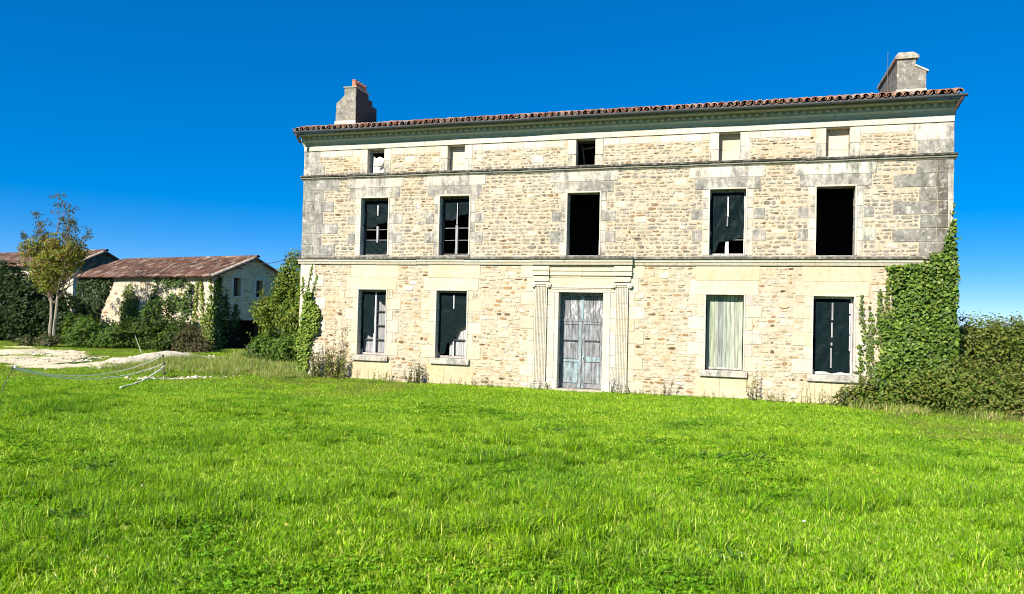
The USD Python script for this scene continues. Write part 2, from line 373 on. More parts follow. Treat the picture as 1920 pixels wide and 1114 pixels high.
blk(HX1 - .85, HX1, 6.67, 7.02, c=(.54, .51, .44), dirt=.68); blk(HX1 - .95, HX1, 7.02, 7.465, c=C_PALE, dirt=.42)
# door surround: flat stones between opening and pilasters, long and short stones outside the pilasters
dz = [0, .36, .72, 1.08, 1.44, 1.80, 2.16, 2.52, 2.91]
for i in range(8):
    blk(-5.86, DOOR[0], dz[i], dz[i + 1], c=C_PALE, dirt=.16); blk(DOOR[1], -3.02, dz[i], dz[i + 1], c=C_PALE, dirt=.16)
    blk(-5.86 - (.16, .42)[i % 2] + U(-.03, .03), -5.86, dz[i], dz[i + 1]); blk(-3.02, -3.02 + (.42, .16)[i % 2] + U(-.03, .03), dz[i], dz[i + 1])
blk(-6.1, -4.9, 2.91, 3.33, c=(.63, .575, .41), dirt=.05); blk(-4.9, -3.9, 2.91, 3.33, c=(.63, .575, .41), dirt=.05); blk(-3.9, -2.75, 2.91, 3.33, c=(.63, .575, .41), dirt=.05)
blk(-6.3, -4.44, 3.33, 3.725, c=(.64, .58, .43), dirt=.05); blk(-4.44, -2.6, 3.33, 3.725, c=(.64, .58, .43), dirt=.05)
# attic: a course of squared stones under the frieze
occ = [(a - .26, b + .26) for a, b in ATT]
x = HX0 + .62
while x < HX1 - 1.0:
    w = U(.28, .62); x1 = min(x + w, HX1 - .95)
    if not any(x < q and x1 > p for p, q in occ): blk(x, x1, 7.26, 7.465, .006, c=vary(C_PALE, .08), dirt=.1)
    else:
        for p, q in occ:
            if x < p < x1 and p - x > .12: blk(x, p, 7.26, 7.465, .006, c=C_PALE, dirt=.1)
            if x < q < x1: x1 = q
    x = x1
# loose squared stones among the rubble
used = unary_union([sbox(b[0], b[2], b[1], b[3]) for b in blocks] + [sbox(DOOR[0] - .1, 0, DOOR[1] + .1, DOOR[3] + .1)] + [sbox(a, LZ[0] - .2, b, LZ[1]) for a, b in LOW] + [sbox(a, UZ[0], b, UZ[1]) for a, b in UPP] + [sbox(a, AZ[0], b, AZ[1]) for a, b in ATT])
n_sq = 0; n_dressed = len(blocks)
while n_sq < 58:
    w, h = U(.16, .42), U(.12, .24); x0 = U(HX0 + 1, HX1 - 1.4)
    z0 = U(.1, 3.5) if rnd.random() < .55 else (U(4.05, 6.2) if rnd.random() < .8 else U(6.7, 7.05))
    s = sbox(x0, z0, x0 + w, z0 + h)
    if s.intersects(used) or (3.72 < z0 + h < 4.0) or (6.5 < z0 + h < 6.67): continue
    used = used.union(s); n_sq += 1
    blk(x0, x0 + w, z0, z0 + h, U(.004, .016), c=((.56, .52, .43), C_ASH, (.60, .565, .485))[n_sq % 3], dirt=.26)

def dirt_at(x, z):
    d = 0.14
    if z > 4.0:
        d = .36 + .50 * math.exp(-(z - 4.0) / .13)
        if 4 < z < 6.52: d += .40 * math.exp(-(x - HX0) / .9) + .5 * math.exp(-(HX1 - x) / 1.0) + .12 * math.exp(-abs(z - 4.6) / .8) * (x > -6)
        d += .22 * math.exp(-max(6.5 - z, 0) / .3)
        if z > 6.6: d = .26 + .35 * math.exp(-(z - 6.67) / .12) + .55 * math.exp(-(HX1 - x) / .6)
    else:
        d += .28 * math.exp(-z / .22)
    return d

# the mortared core of the front wall, with its openings
holes = [sbox(a - .06, LZ[0] - .15, b + .06, LZ[1] + .06) for a, b in LOW] + [sbox(a - .06, UZ[0] - .005, b + .06, UZ[1] + .06) for a, b in UPP] \
    + [sbox(a - .06, AZ[0] - .005, b + .06, AZ[1] + .005) for a, b in ATT] + [sbox(DOOR[0] - .06, -.2, DOOR[1] + .06, DOOR[3] + .06)]
wall_poly = sbox(HX0 + .004, -.3, HX1 - .004, 8.0).difference(unary_union(holes))
ex = trimesh.creation.extrude_polygon(wall_poly, 0.42, engine='earcut')
mb = MB(); V = np.array(ex.vertices)
mb.add(HF(np.column_stack([V[:, 0], V[:, 1], -V[:, 2]])), ex.faces, C_MORT, .16)
front = part(house, 'front_wall', mb, M_MORTAR)
for bi, (x0, x1, z0, z1, pr, c, d) in enumerate(blocks):
    mb = MB(); g = U(.004, .0065); rough = bi >= n_dressed
    cbox(mb, (x0 + g, z0 + g, -.40), (x1 - g, z1 - g, pr), c, .022 if rough else U(.005, .013), d, HF, .007 if rough else .002)
    part(front, 'ashlar_block', mb, M_STONE)

def rubble(free, zr, frame, palette, dirt_fn, hr=(.075, .17), wr=(.09, .36), proud=(.001, .020), fill=1.0, seed=1):
    """Irregular stones laid in rough courses inside the polygon `free`; returns [(area, vertices, faces, tint, dirt)]."""
    R = np.random.default_rng(seed); out = []
    prep = shapely.prepared.prep(free)
    x0, _, x1, _ = free.bounds
    z = zr[0]
    while z < zr[1] - .03:
        h = min(R.uniform(*hr), zr[1] - z)
        strip = free.intersection(sbox(x0, z, x1, z + h))
        for g in getattr(strip, 'geoms', [strip]):
            if g.is_empty or g.geom_type != 'Polygon': continue
            a, za, b, zb_ = g.bounds
            x = a - R.uniform(0, .1)
            while x < b:
                w = R.uniform(*wr) * (.6 + h * 4)
                hh = h * R.uniform(.68, 1.0); off = R.uniform(0, h - hh)
                s = g.intersection(sbox(x, z + off, x + w, z + off + hh))
                x += w
                if s.is_empty or s.geom_type != 'Polygon' or s.area < .0035 or R.random() > fill: continue
                hull = s.convex_hull
                if s.area < hull.area * .9: continue
                bx0, bz0, bx1, bz1 = hull.bounds
                cx, cz, hw, hz = (bx0 + bx1) / 2, (bz0 + bz1) / 2, (bx1 - bx0) / 2 - R.uniform(.005, .013), (bz1 - bz0) / 2 - R.uniform(.005, .012)
                if hw < .022 or hz < .018: continue
                n = 9
                ang = (np.arange(n) + R.uniform(-.3, .3, n)) * 2 * np.pi / n + R.uniform(0, 1)
                e = R.uniform(2.4, 5.0)
                ca, sa = np.cos(ang), np.sin(ang)
                rr = (np.abs(ca) ** e + np.abs(sa) ** e) ** (-1 / e) * R.uniform(.86, 1.03, n)
                ox, oz = np.clip(ca * rr, -1, 1) * hw, np.clip(sa * rr, -1, 1) * hz
                kind = R.random(); tint, kk = palette(kind, R)
                p = R.uniform(*proud) * kk
                tl = R.uniform(-.007, .007, 2); tw = R.normal(0, .07); wv = .022 * (float(meshkit.noise(np.array([cx * 1.3, cz * 3, seed * 1.0]))) - .5)
                ox, oz = ox * math.cos(tw) - oz * math.sin(tw), oz * math.cos(tw) + ox * math.sin(tw) * .6 + wv
                ring = lambda sc, d: np.column_stack([cx + ox * sc, cz + oz * sc, np.full(n, d) + tl[0] * ox / hw + tl[1] * oz / hz + R.normal(0, .0015, n)])
                Vv = np.vstack([ring(1.0, -.02), ring(1.0, p * .45), ring(.80, p), [[cx, cz, p * 1.12]]])
                i = np.arange(n); j = (i + 1) % n
                F = np.vstack([np.column_stack([i, j, j + n]), np.column_stack([i, j + n, i + n]), np.column_stack([i + n, j + n, j + 2 * n]), np.column_stack([i + n, j + 2 * n, i + 2 * n]),
                               np.column_stack([i + 2 * n, j + 2 * n, np.full(n, 3 * n)])])
                out.append((hw * hz, frame(Vv), F, tint, dirt_fn(cx, cz), cx, cz))
        z += h
    return out

def pal_house(k, R):
    v = R.uniform(.86, 1.1)
    if k < .52: c, q = (.575, .50, .37), .8
    elif k < .655: c, q = (.62, .57, .465), 1.1
    elif k < .82: c, q = (.49, .39, .25), .9
    elif k < .905: c, q = (.38, .24, .12), .6
    elif k < .97: c, q = (.17, .11, .06), .25
    else: c, q = (.36, .34, .29), .9
    return tuple(np.array(c) * v), q
def pal_upper(k, R):
    c, q = pal_house(k, R); return tuple(np.array(c) * np.array([.80, .795, .80])), q

used = unary_union([sbox(b[0] - .004, b[2] - .004, b[1] + .004, b[3] + .004) for b in blocks] + holes)
stones = []
for zr, sdd in (((0, 3.725), 11), ((4.0, 6.515), 12), ((6.67, 7.26), 13)):
    fr = sbox(HX0, zr[0], HX1, zr[1]).difference(used)
    stones += rubble(fr, zr, HF, pal_upper if zr[0] > 1 else pal_house, dirt_at, seed=sdd, hr=(.055, .12) if zr[0] > 6 else (.055, .145), wr=(.08, .30))
hidden = lambda s: (s[5] > 3.7 and s[6] < 3.7)
order = sorted(range(len(stones)), key=lambda i: -stones[i][0] - (0 if hidden(stones[i]) else 1))
rest = MB()
for r_, i in enumerate(order):
    a, Vv, F, c, d, _, _ = stones[i]
    if r_ < 300:
        mb = MB().add(Vv, F, c, d); part(front, 'rubble_stone', mb, M_RUBBLE)
    else: rest.add(Vv, F, c, d)
part(front, 'small_rubble_stones', rest, M_RUBBLE, kind='stuff')

# the other walls, floors and partitions
def plain_wall(a, b, tint, name, mat=M_RENDER, par=house):
    mb = MB(); cbox(mb, a, b, tint, .01, .35); return part(par, name, mb, mat)
plain_wall((HX0 + .003, HY0 + .425, -.3), (HX0 + .5, HY1, 8.0), (.45, .42, .36), 'side_wall')
plain_wall((HX1 - .5, HY0 + .425, -.3), (HX1 - .003, HY1, 8.0), (.45, .42, .36), 'side_wall')
plain_wall((HX0 + .5, HY1 - .5, -.3), (HX1 - .5, HY1 - .003, 8.0), (.40, .37, .32), 'back_wall')
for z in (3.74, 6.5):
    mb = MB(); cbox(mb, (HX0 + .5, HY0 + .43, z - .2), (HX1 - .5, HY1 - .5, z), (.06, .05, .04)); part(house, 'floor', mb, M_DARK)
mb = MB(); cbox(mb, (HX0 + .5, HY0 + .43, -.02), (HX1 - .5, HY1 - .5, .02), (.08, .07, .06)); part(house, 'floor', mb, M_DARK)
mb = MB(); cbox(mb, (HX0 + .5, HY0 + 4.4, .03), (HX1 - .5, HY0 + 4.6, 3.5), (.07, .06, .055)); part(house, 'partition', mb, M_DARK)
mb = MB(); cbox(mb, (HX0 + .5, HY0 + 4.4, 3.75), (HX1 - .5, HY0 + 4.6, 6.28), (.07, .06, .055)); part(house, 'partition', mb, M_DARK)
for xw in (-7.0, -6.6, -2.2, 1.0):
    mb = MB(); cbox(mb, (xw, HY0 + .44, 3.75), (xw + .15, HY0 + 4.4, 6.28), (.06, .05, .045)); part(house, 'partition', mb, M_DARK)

# raised fillet round each opening, sills
def surround(a, b, z0, z1, w=.045, sill=False):
    mb = MB(); t = vary(C_PALE, .04); d = .15
    for (p, q) in (((a - w, z0, -.1), (a - .002, z1 + w, .030)), ((b + .002, z0, -.1), (b + w, z1 + w, .030)), ((a - .0005, z1 + .002, -.1), (b + .0005, z1 + w, .0295))):
        cbox(mb, p, q, t, .006, d, HF)
    part(house, 'window_surround', mb, M_STONE)
for a, b in LOW: surround(a, b, LZ[0], LZ[1])
for a, b in UPP: surround(a, b, UZ[0], UZ[1])
for a, b in LOW:
    mb = MB(); P, F = cbox_arrays(np.array([a - .15, .62, -.40]), np.array([b + .13, .795, .095]), .012, .002)
    mb.add(HF(P), F, (.58, .55, .475), .5); part(house, 'window_sill', mb, M_STONE)
for a, b in UPP:
    mb = MB(); cbox(mb, (a - .02, 3.972, -.40), (b + .02, 4.008, .05), (.48, .46, .42), .006, .6, HF); part(house, 'window_sill', mb, M_STONE)
for a, b in ATT:
    mb = MB(); cbox(mb, (a - .02, 6.64, -.40), (b + .02, 6.678, .03), (.5, .48, .44), .006, .5, HF); part(house, 'window_sill', mb, M_STONE)

# string courses built of moulded blocks
def course(name, prof_fn, tints, dirts, spans):
    root = None
    for (x0, x1, off) in spans:
        x = x0
        while x < x1 - .01:
            L = U(.9, 1.7); xe = x1 if x1 - x - L < .5 else x + L
            mb = MB(); j = U(-.007, .007)
            sweep_profile(mb, [(n + (off if n > 0 else 0), z + j) for n, z in prof_fn], x + .002, xe - .002, tints, HF, dirts)
            if root is None: root = part(house, name, mb, M_STONE)
            else: part(root, 'course_block', mb, M_STONE)
            x = xe
    return root
cd, cp = (.27, .255, .215), (.60, .555, .44)
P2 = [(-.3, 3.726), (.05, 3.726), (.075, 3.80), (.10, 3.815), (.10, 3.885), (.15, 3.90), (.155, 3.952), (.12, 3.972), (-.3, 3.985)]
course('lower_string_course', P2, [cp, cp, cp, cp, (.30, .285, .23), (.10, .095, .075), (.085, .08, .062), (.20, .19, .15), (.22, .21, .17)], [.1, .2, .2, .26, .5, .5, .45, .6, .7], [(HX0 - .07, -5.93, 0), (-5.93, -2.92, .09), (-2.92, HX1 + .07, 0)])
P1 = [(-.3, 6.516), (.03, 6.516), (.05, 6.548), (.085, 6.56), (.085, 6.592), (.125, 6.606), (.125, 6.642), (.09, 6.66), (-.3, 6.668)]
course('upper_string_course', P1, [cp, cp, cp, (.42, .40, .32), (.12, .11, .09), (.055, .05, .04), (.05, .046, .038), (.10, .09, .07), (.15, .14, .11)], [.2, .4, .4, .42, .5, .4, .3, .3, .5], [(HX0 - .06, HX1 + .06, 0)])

# frieze and cornice
frz = None; x = HX0
while x < HX1 - .01:
    L = U(1.1, 1.8); xe = HX1 if HX1 - x - L < .6 else x + L
    mb = MB(); cbox(mb, (x + .002, 7.482, -.35), (xe - .002, 7.66, .035), vary((.64, .60, .50), .04), .006, .1, HF)
    if frz is None: frz = part(house, 'frieze', mb, M_STONE)
    else: part(frz, 'frieze_block', mb, M_STONE)
    x = xe
cv = [(-.3, 7.661), (.05, 7.661), (.06, 7.70), (.10, 7.76), (.165, 7.80), (.175, 7.835), (.175, 7.99), (-.3, 7.99)]
mb = MB(); sweep_profile(mb, cv, HX0 - .02, HX1 + .02, (.52, .53, .44), HF, .2)
sweep_profile(mb, [(.1755, 7.925), (.36, 7.925), (.40, 7.945), (.40, 7.992), (.1755, 7.992)], HX0 - .04, HX1 + .04, (.42, .41, .30), HF, .15)
corn = part(house, 'cornice', mb, M_STONE)
nd = 97
for i in range(nd):
    xc = HX0 + .1 + (HX1 - HX0 - .2) * i / (nd - 1)
    mb = MB(); cbox(mb, (xc - .048, 7.85, .16), (xc + .048, 7.924, .255), vary((.58, .55, .42), .1), .004, .15, HF); part(corn, 'dentil', mb, M_STONE)
mb = MB(); cbox(mb, (HX0 - .05, 7.993, .41), (HX1 + .05, 8.10, .445), (.16, .13, .10), .004, 0, HF); part(house, 'fascia_board', mb, M_WOOD)
# gutter with its outlets
mb = MB(); gz, gyc, gr = 8.045, HY0 - .50, .068
ang = np.linspace(math.pi * 1.0, math.pi * 2.0, 9); pro = [(math.cos(t) * gr, math.sin(t) * gr * .9) for t in ang]; pri = [(math.cos(t) * (gr - .006), math.sin(t) * (gr - .006) * .9) for t in ang[::-1]]
xs = np.linspace(HX0 - .1, HX1 + .16, 40); sag = meshkit.noise(np.stack([xs * .6, xs * 0, xs * 0], -1), 3) * .03 - .015
ring = np.array(pro + pri); k = len(ring)
V = np.array([[x_, gyc - q[0], gz + s_ + q[1]] for x_, s_ in zip(xs, sag) for q in ring])
i, j = np.meshgrid(np.arange(len(xs) - 1), np.arange(k), indexing='ij')
mb.add(V, np.stack([i * k + j, i * k + (j + 1) % k, (i + 1) * k + (j + 1) % k, (i + 1) * k + j], -1).reshape(-1, 4), (.075, .08, .085))
for e in (0, len(xs) - 1): mb.add(V[e * k:(e + 1) * k], [[q, q + 1, k - 2 - q] for q in range(8)] + [[q, k - 2 - q, k - 1 - q] for q in range(8)], (.075, .08, .085))
gut = part(house, 'gutter', mb, M_METAL)
mb = MB(); tube(mb, [(HX0 - .02, gyc, gz - .05), (HX0 - .0, gyc + .02, gz - .13), (HX0 + .03, gyc + .13, gz - .26), (HX0 + .05, gyc + .2, gz - .33)], .045, (.07, .06, .055), 8); part(gut, 'outlet', mb, M_METAL)
mb = MB(); tube(mb, [(HX1 + .06, gyc, gz - .05), (HX1 + .04, gyc + .03, gz - .12), (HX1 - .02, gyc + .12, gz - .24), (HX1 - .05, gyc + .17, gz - .31)], .045, (.07, .04, .03), 8); part(gut, 'outlet', mb, M_METAL)
for i in range(24):
    xc = HX0 + .2 + i * (HX1 - HX0 - .4) / 23
    mb = MB(); cbox(mb, (xc - .012, gyc + .05, gz - .085), (xc + .012, HY0 - .39, gz - .06), (.06, .06, .06), .002); part(gut, 'bracket', mb, M_METAL)

# ---- canal tile roofs
_arc = np.linspace(0, math.pi, 7)
def canal_tile(mb, top, down, across, nrm, L, r0, r1, tint):
    """One half-round tile from `top` (upper end centre) down the slope; r0 upper, r1 lower radius."""
    t = .016; V = []
    for (d, r) in ((0, r0), (L, r1)):
        for rr in (r, r - t):
            V += [top + down * d + across * math.cos(a) * rr + nrm * math.sin(a) * rr for a in _arc]
    F = []; n = 7
    for q in range(n - 1):
        F += [[q, q + 1, 2 * n + q + 1, 2 * n + q], [n + q, 3 * n + q, 3 * n + q + 1, n + q + 1], [2 * n + q, 2 * n + q + 1, 3 * n + q + 1, 3 * n + q]]
    mb.add(np.array(V), F, tint)

def tile_roof(roof, eave0, across, down, nrm, width, slope_len, pitch, expo, r, tints, first=300, seed=3, wob=.012):
    """Lays cover tiles course by course from the eave; eave0 = left end of the eave. The first ones are parts, the rest one part."""
    R = np.random.default_rng(seed); nc = int(round(width / pitch)); nr = int(math.ceil(slope_len / expo)); rest = MB(); k = 0
    ch = MB()
    for row in range(nr):
        for c in range(nc):
            s = min((row + 1) * expo, slope_len)
            top = eave0 + across * ((c + .5) * pitch + R.normal(0, wob)) - down * (s + .03) + nrm * (.030 + R.normal(0, wob * .5) + .012 * (row % 2))
            L = expo + .075 + (R.uniform(-.03, .02))
            t = np.array(tints[R.choice(len(tints), p=None)]) * R.uniform(.72, 1.2) * (1.5 if row == 0 and first != 300.5 and pitch > .205 else 1)
            dv = down + across * R.normal(0, .02) + nrm * -.02
            if k < first:
                mb = MB(); canal_tile(mb, top, dv, across, nrm, L, r * .82, r, t); part(roof, 'roof_tile', mb, M_TILE)
            else: canal_tile(rest, top, dv, across, nrm, L, r * .82, r, t)
            k += 1
            if row < 2:
                canal_tile(ch, eave0 + across * (c * pitch) - down * (s + .0) + nrm * (r * .75), down, across, -nrm, expo + .02, r * .9, r * .8, np.array(tints[R.choice(len(tints))]) * .8)
    if rest.n: part(roof, 'upper_roof_tiles', rest, M_TILE, kind='stuff')
    if ch.n: part(roof, 'channel_tiles', ch, M_TILE, kind='stuff')

SL = .272; th = math.atan(SL)
RY = 26.0; EZ = 8.075; EY = HY0 - .50
ridge_z = EZ + (RY - EY) * SL
mb = MB()
dk = [(EY + .05, EZ), (RY, ridge_z), (HY1 + .4, ridge_z - (HY1 + .4 - RY) * SL)]
for xx0, xx1 in ((HX0 - .06, HX1 + .06),):
    V = np.array([[x_, y_, z_ - o] for x_ in (xx0, xx1) for o in (0, .05) for (y_, z_) in dk])
    mb.add(V, [[0, 1, 7, 6], [1, 2, 8, 7], [3, 4, 10, 9], [4, 5, 11, 10], [0, 1, 4, 3], [1, 2, 5, 4], [6, 7, 10, 9], [7, 8, 11, 10], [0, 6, 9, 3], [2, 8, 11, 5]], (.20, .10, .065))
    for x_ in (HX0 + .25, HX1 - .25):   # gable masonry under the roof
        G = np.array([[x_ + o, y_, z_] for o in (-.24, .24) for (y_, z_) in ((HY0 + .02, 7.99), (HY1 - .02, 7.99), (RY, ridge_z - .06))])
        mb.add(G, [[0, 1, 2], [3, 4, 5], [0, 1, 4], [0, 4, 3], [1, 2, 5], [1, 5, 4], [2, 0, 3], [2, 3, 5]], (.45, .42, .36))
roof = part(house, 'roof', mb, M_TILE)
TT = [(.36, .17, .10), (.42, .235, .15), (.30, .135, .085), (.45, .30, .21), (.24, .15, .11), (.36, .27, .21)]
dn = np.array([0, -math.cos(th), -math.sin(th)]); nm = np.array([0, -math.sin(th), math.cos(th)])
tile_roof(roof, np.array([HX0 - .06, EY + .02, EZ + .012]), np.array([1., 0, 0]), dn, nm, HX1 - HX0 + .12, (RY - EY) / math.cos(th), .2, .36, .098, TT)
mb = MB()
for i in range(46):
    t = np.array(TT[rnd.randrange(6)]) * U(.8, 1.1)
    canal_tile(mb, np.array([HX0 + i * .42, RY, ridge_z + .02]), np.array([1., 0, 0]), np.array([0, 1., 0]), np.array([0, 0, 1.]), .46, .13, .14, t)
part(roof, 'ridge_tiles', mb, M_TILE, kind='stuff')

# ---- chimneys (parts of the house)
def prism(mb, poly_xz, y0, y1, tint, dirt):
    vv, ff = trimesh.creation.triangulate_polygon(Polygon(poly_xz), engine='earcut'); n = len(poly_xz); p = np.array(poly_xz)
    for y in (y0, y1): mb.add(np.column_stack([vv[:, 0], np.full(len(vv), y), vv[:, 1]]), ff, tint, dirt)
    for e in range(n):
        a, b = p[e], p[(e + 1) % n]
        mb.add(np.array([[a[0], y0, a[1]], [b[0], y0, b[1]], [b[0], y1, b[1]], [a[0], y1, a[1]]]), [[0, 1, 2], [0, 2, 3]], tint, dirt)
CR = (.36, .325, .245)
def shade_flank(mb, y0, y1, z1, x=-13.098):
    mb.add(np.array([[x, y0 + .004, 8.5], [x, y1, 8.5], [x, y1, z1], [x, y0 + .004, z1]]), [[0, 1, 2], [0, 2, 3]], (.075, .066, .055), 0.0)  # shade of the chimney's right side painted in, along with its soot
mb = MB()
prism(mb, [(-13.90, 8.5), (-13.10, 8.5), (-13.10, 10.14), (-13.56, 10.14), (-13.57, 9.88), (-13.88, 9.62)], 23.30, 24.22, CR, .55)
prism(mb, [(-13.90, 8.5), (-13.105, 8.5), (-13.105, 9.98), (-13.57, 9.98), (-13.88, 9.62)], 24.22, 24.52, CR, .6)
prism(mb, [(-13.90, 8.5), (-13.11, 8.5), (-13.11, 9.80), (-13.57, 9.80), (-13.88, 9.55)], 24.52, 24.88, CR, .65)
shade_flank(mb, 23.30, 24.22, 10.135); shade_flank(mb, 24.22, 24.52, 9.975); shade_flank(mb, 24.52, 24.88, 9.795)
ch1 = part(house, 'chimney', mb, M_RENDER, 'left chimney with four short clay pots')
mb = MB(); cbox(mb, (-13.60, 23.27, 10.14), (-13.07, 24.25, 10.20), (.45, .42, .34), .012, .4); part(ch1, 'coping', mb, M_RENDER)
mb = MB(); cbox(mb, (-13.93, 23.27, 8.6), (-13.08, 23.32, 8.98), (.68, .65, .58), .02, .12); part(ch1, 'mortar_flashing', mb, M_RENDER)
for i in range(4):
    yc = 23.40 + i * .23; a = np.arange(12) * 2 * np.pi / 12
    mb = MB(); xc = -13.22; R_ = np.array([[.095, 10.19], [.088, 10.40], [.098, 10.405], [.098, 10.44], [.075, 10.44], [.07, 10.25]])
    V = np.array([[xc + r_ * math.cos(t), yc + r_ * math.sin(t), z_] for r_, z_ in R_ for t in a]); ii, jj = np.meshgrid(np.arange(5), np.arange(12), indexing='ij')
    mb.add(V, np.stack([ii * 12 + jj, ii * 12 + (jj + 1) % 12, (ii + 1) * 12 + (jj + 1) % 12, (ii + 1) * 12 + jj], -1).reshape(-1, 4), vary((.50, .20, .12), .1)); part(ch1, 'chimney_pot', mb, M_TILE)
mb = MB()
prism(mb, [(4.42, 8.6), (5.20, 8.6), (5.20, 9.70), (4.93, 9.86), (4.92, 10.10), (4.42, 10.10)], 24.25, 27.2, (.27, .25, .20), .6)
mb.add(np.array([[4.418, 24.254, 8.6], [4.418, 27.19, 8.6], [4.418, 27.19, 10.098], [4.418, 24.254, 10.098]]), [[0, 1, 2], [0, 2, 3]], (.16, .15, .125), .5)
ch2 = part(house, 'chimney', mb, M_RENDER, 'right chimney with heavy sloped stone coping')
mb = MB()
V = np.array([[4.36, 24.19, 10.10], [5.0, 24.19, 10.10], [5.0, 24.19, 10.18], [4.36, 24.19, 10.18], [4.46, 24.27, 10.31], [4.86, 24.27, 10.31]])
V2 = V.copy(); V2[:4, 1] = 27.26; V2[4:, 1] = 27.18
mb.add(np.vstack([V, V2]), [[0, 1, 2], [0, 2, 3], [3, 2, 5], [3, 5, 4], [6, 8, 7], [6, 9, 8], [9, 11, 8], [9, 10, 11], [0, 3, 9], [0, 9, 6], [1, 7, 8], [1, 8, 2], [3, 4, 10], [3, 10, 9], [2, 8, 11], [2, 11, 5], [4, 5, 11], [4, 11, 10], [0, 6, 7], [0, 7, 1]], (.44, .41, .34), .5)
part(ch2, 'coping', mb, M_RENDER)
mb = MB(); V = [[4.90, 24.22, 9.875], [5.26, 24.22, 9.68], [5.26, 24.22, 9.73], [4.90, 24.22, 9.925]]; V2 = [[p[0], 27.2, p[2]] for p in V]
mb.add(V + V2, [[0, 1, 2, 3], [4, 5, 6, 7], [0, 1, 5, 4], [1, 2, 6, 5], [2, 3, 7, 6], [3, 0, 4, 7]], (.6, .57, .5), .3); part(ch2, 'shoulder_slab', mb, M_RENDER)
mb = MB(); cbox(mb, (4.39, 24.21, 8.6), (5.22, 24.26, 9.18), (.62, .59, .52), .02, .15); part(ch2, 'mortar_flashing', mb, M_RENDER)
mb = MB(); tube(mb, [(4.36, 25.4, 9.0), (4.365, 25.4, 10.0), (4.37, 25.4, 10.74)], [.010, .009, .006], (.1, .1, .1), 6); part(house, 'aerial_rod', mb, M_METAL)

# ---- door surround: pilasters, entablature, architrave
for pc in (-5.65, -3.23):
    mb = MB(); w = .185; z0, z1 = .26, 3.08; nf = 7; pts = [(pc - w, 0)]
    for i in range(nf):     # fluted shaft section
        a = pc - w + .022 + i * (2 * w - .044) / nf; b = a + (2 * w - .044) / nf; g = .012
        pts += [(a + g * .3, .055), (a + g, .055), (a + g + .006, .030), (b - g - .006, .030), (b - g, .055)]
    pts += [(pc + w, .055), (pc + w, 0)]; pts[0:1] = [(pc - w, 0), (pc - w, .055)]
    P = np.array(pts); cuts = [z0] + [z0 + q * (z1 - z0) / 6 for q in range(1, 6)] + [z1]
    pil = None
    for a, b in zip(cuts[:-1], cuts[1:]):
        mb = MB(); t = vary((.60, .56, .47), .04)
        for e in range(len(P) - 1):
            q = np.array([[P[e][0], a + .002, P[e][1] + .012], [P[e + 1][0], a + .002, P[e + 1][1] + .012], [P[e + 1][0], b - .002, P[e + 1][1] + .012], [P[e][0], b - .002, P[e][1] + .012]])
            mb.add(HF(q), [[0, 1, 2], [0, 2, 3]], t, .22)
        if pil is None: pil = part(house, 'pilaster', mb, M_STONE)
        else: part(pil, 'shaft_block', mb, M_STONE)
    mb = MB()
    for zz0, zz1, ww, pr in ((0, .16, .255, .105), (.163, .215, .235, .09), (.218, .258, .205, .08)): cbox(mb, (pc - ww, zz0, -.1), (pc + ww, zz1, pr), (.56, .52, .44), .012, .4, HF)
    part(pil, 'pilaster_base', mb, M_STONE)
    mb = MB()    # ionic capital: echinus, two scrolled volutes, abacus
    cbox(mb, (pc - .2, 3.085, 0), (pc + .2, 3.125, .085), C_PALE, .01, .15, HF)
    cbox(mb, (pc - .245, 3.135, 0), (pc + .245, 3.20, .105), C_PALE, .012, .15, HF)
    cbox(mb, (pc - .235, 3.225, 0), (pc + .235, 3.26, .115), C_PALE, .006, .15, HF)
    for s in (-1, 1):
        cx, cz = pc + s * .235, 3.125
        for rr, d0 in ((.075, .105), (.05, .118), (.028, .13)):
            a = np.arange(16) * 2 * np.pi / 16
            Vv = np.array([[cx + rr * math.cos(t), cz + rr * math.sin(t), d] for d in (0, d0) for t in a] + [[cx, cz, d0 + .004]])
            F = [[q, (q + 1) % 16, 16 + (q + 1) % 16] for q in range(16)] + [[q, 16 + (q + 1) % 16, 16 + q] for q in range(16)] + [[16 + q, 16 + (q + 1) % 16, 32] for q in range(16)]
            mb.add(HF(Vv), F, C_PALE, .15)
    part(pil, 'capital', mb, M_STONE)
ent = None
for (x0, x1, off, z0, z1) in ((-5.90, -5.42, .06, 3.265, 3.40), (-3.46, -2.98, .06, 3.265, 3.40)):
    mb = MB(); cbox(mb, (x0, z0, -.1), (x1, z1, off), (.63, .58, .45), .006, .08, HF)
    ent = part(house, 'entablature', mb, M_STONE) if ent is None else (part(ent, 'entablature_block', mb, M_STONE) and ent)
for (x0, x1, off) in ((-5.93, -5.40, .11), (-5.40, -4.4, .06), (-4.4, -3.47, .06), (-3.47, -2.94, .11)):
    for (z0, z1, o2) in ((3.41, 3.54, 0.0), (3.545, 3.575, .03), (3.58, 3.724, -.02)):
        mb = MB(); cbox(mb, (x0 + .002, z0, -.1), (x1 - .002, z1, off + o2), vary((.64, .59, .45), .03), .006, .06, HF); part(ent, 'entablature_block', mb, M_STONE)
arch = None
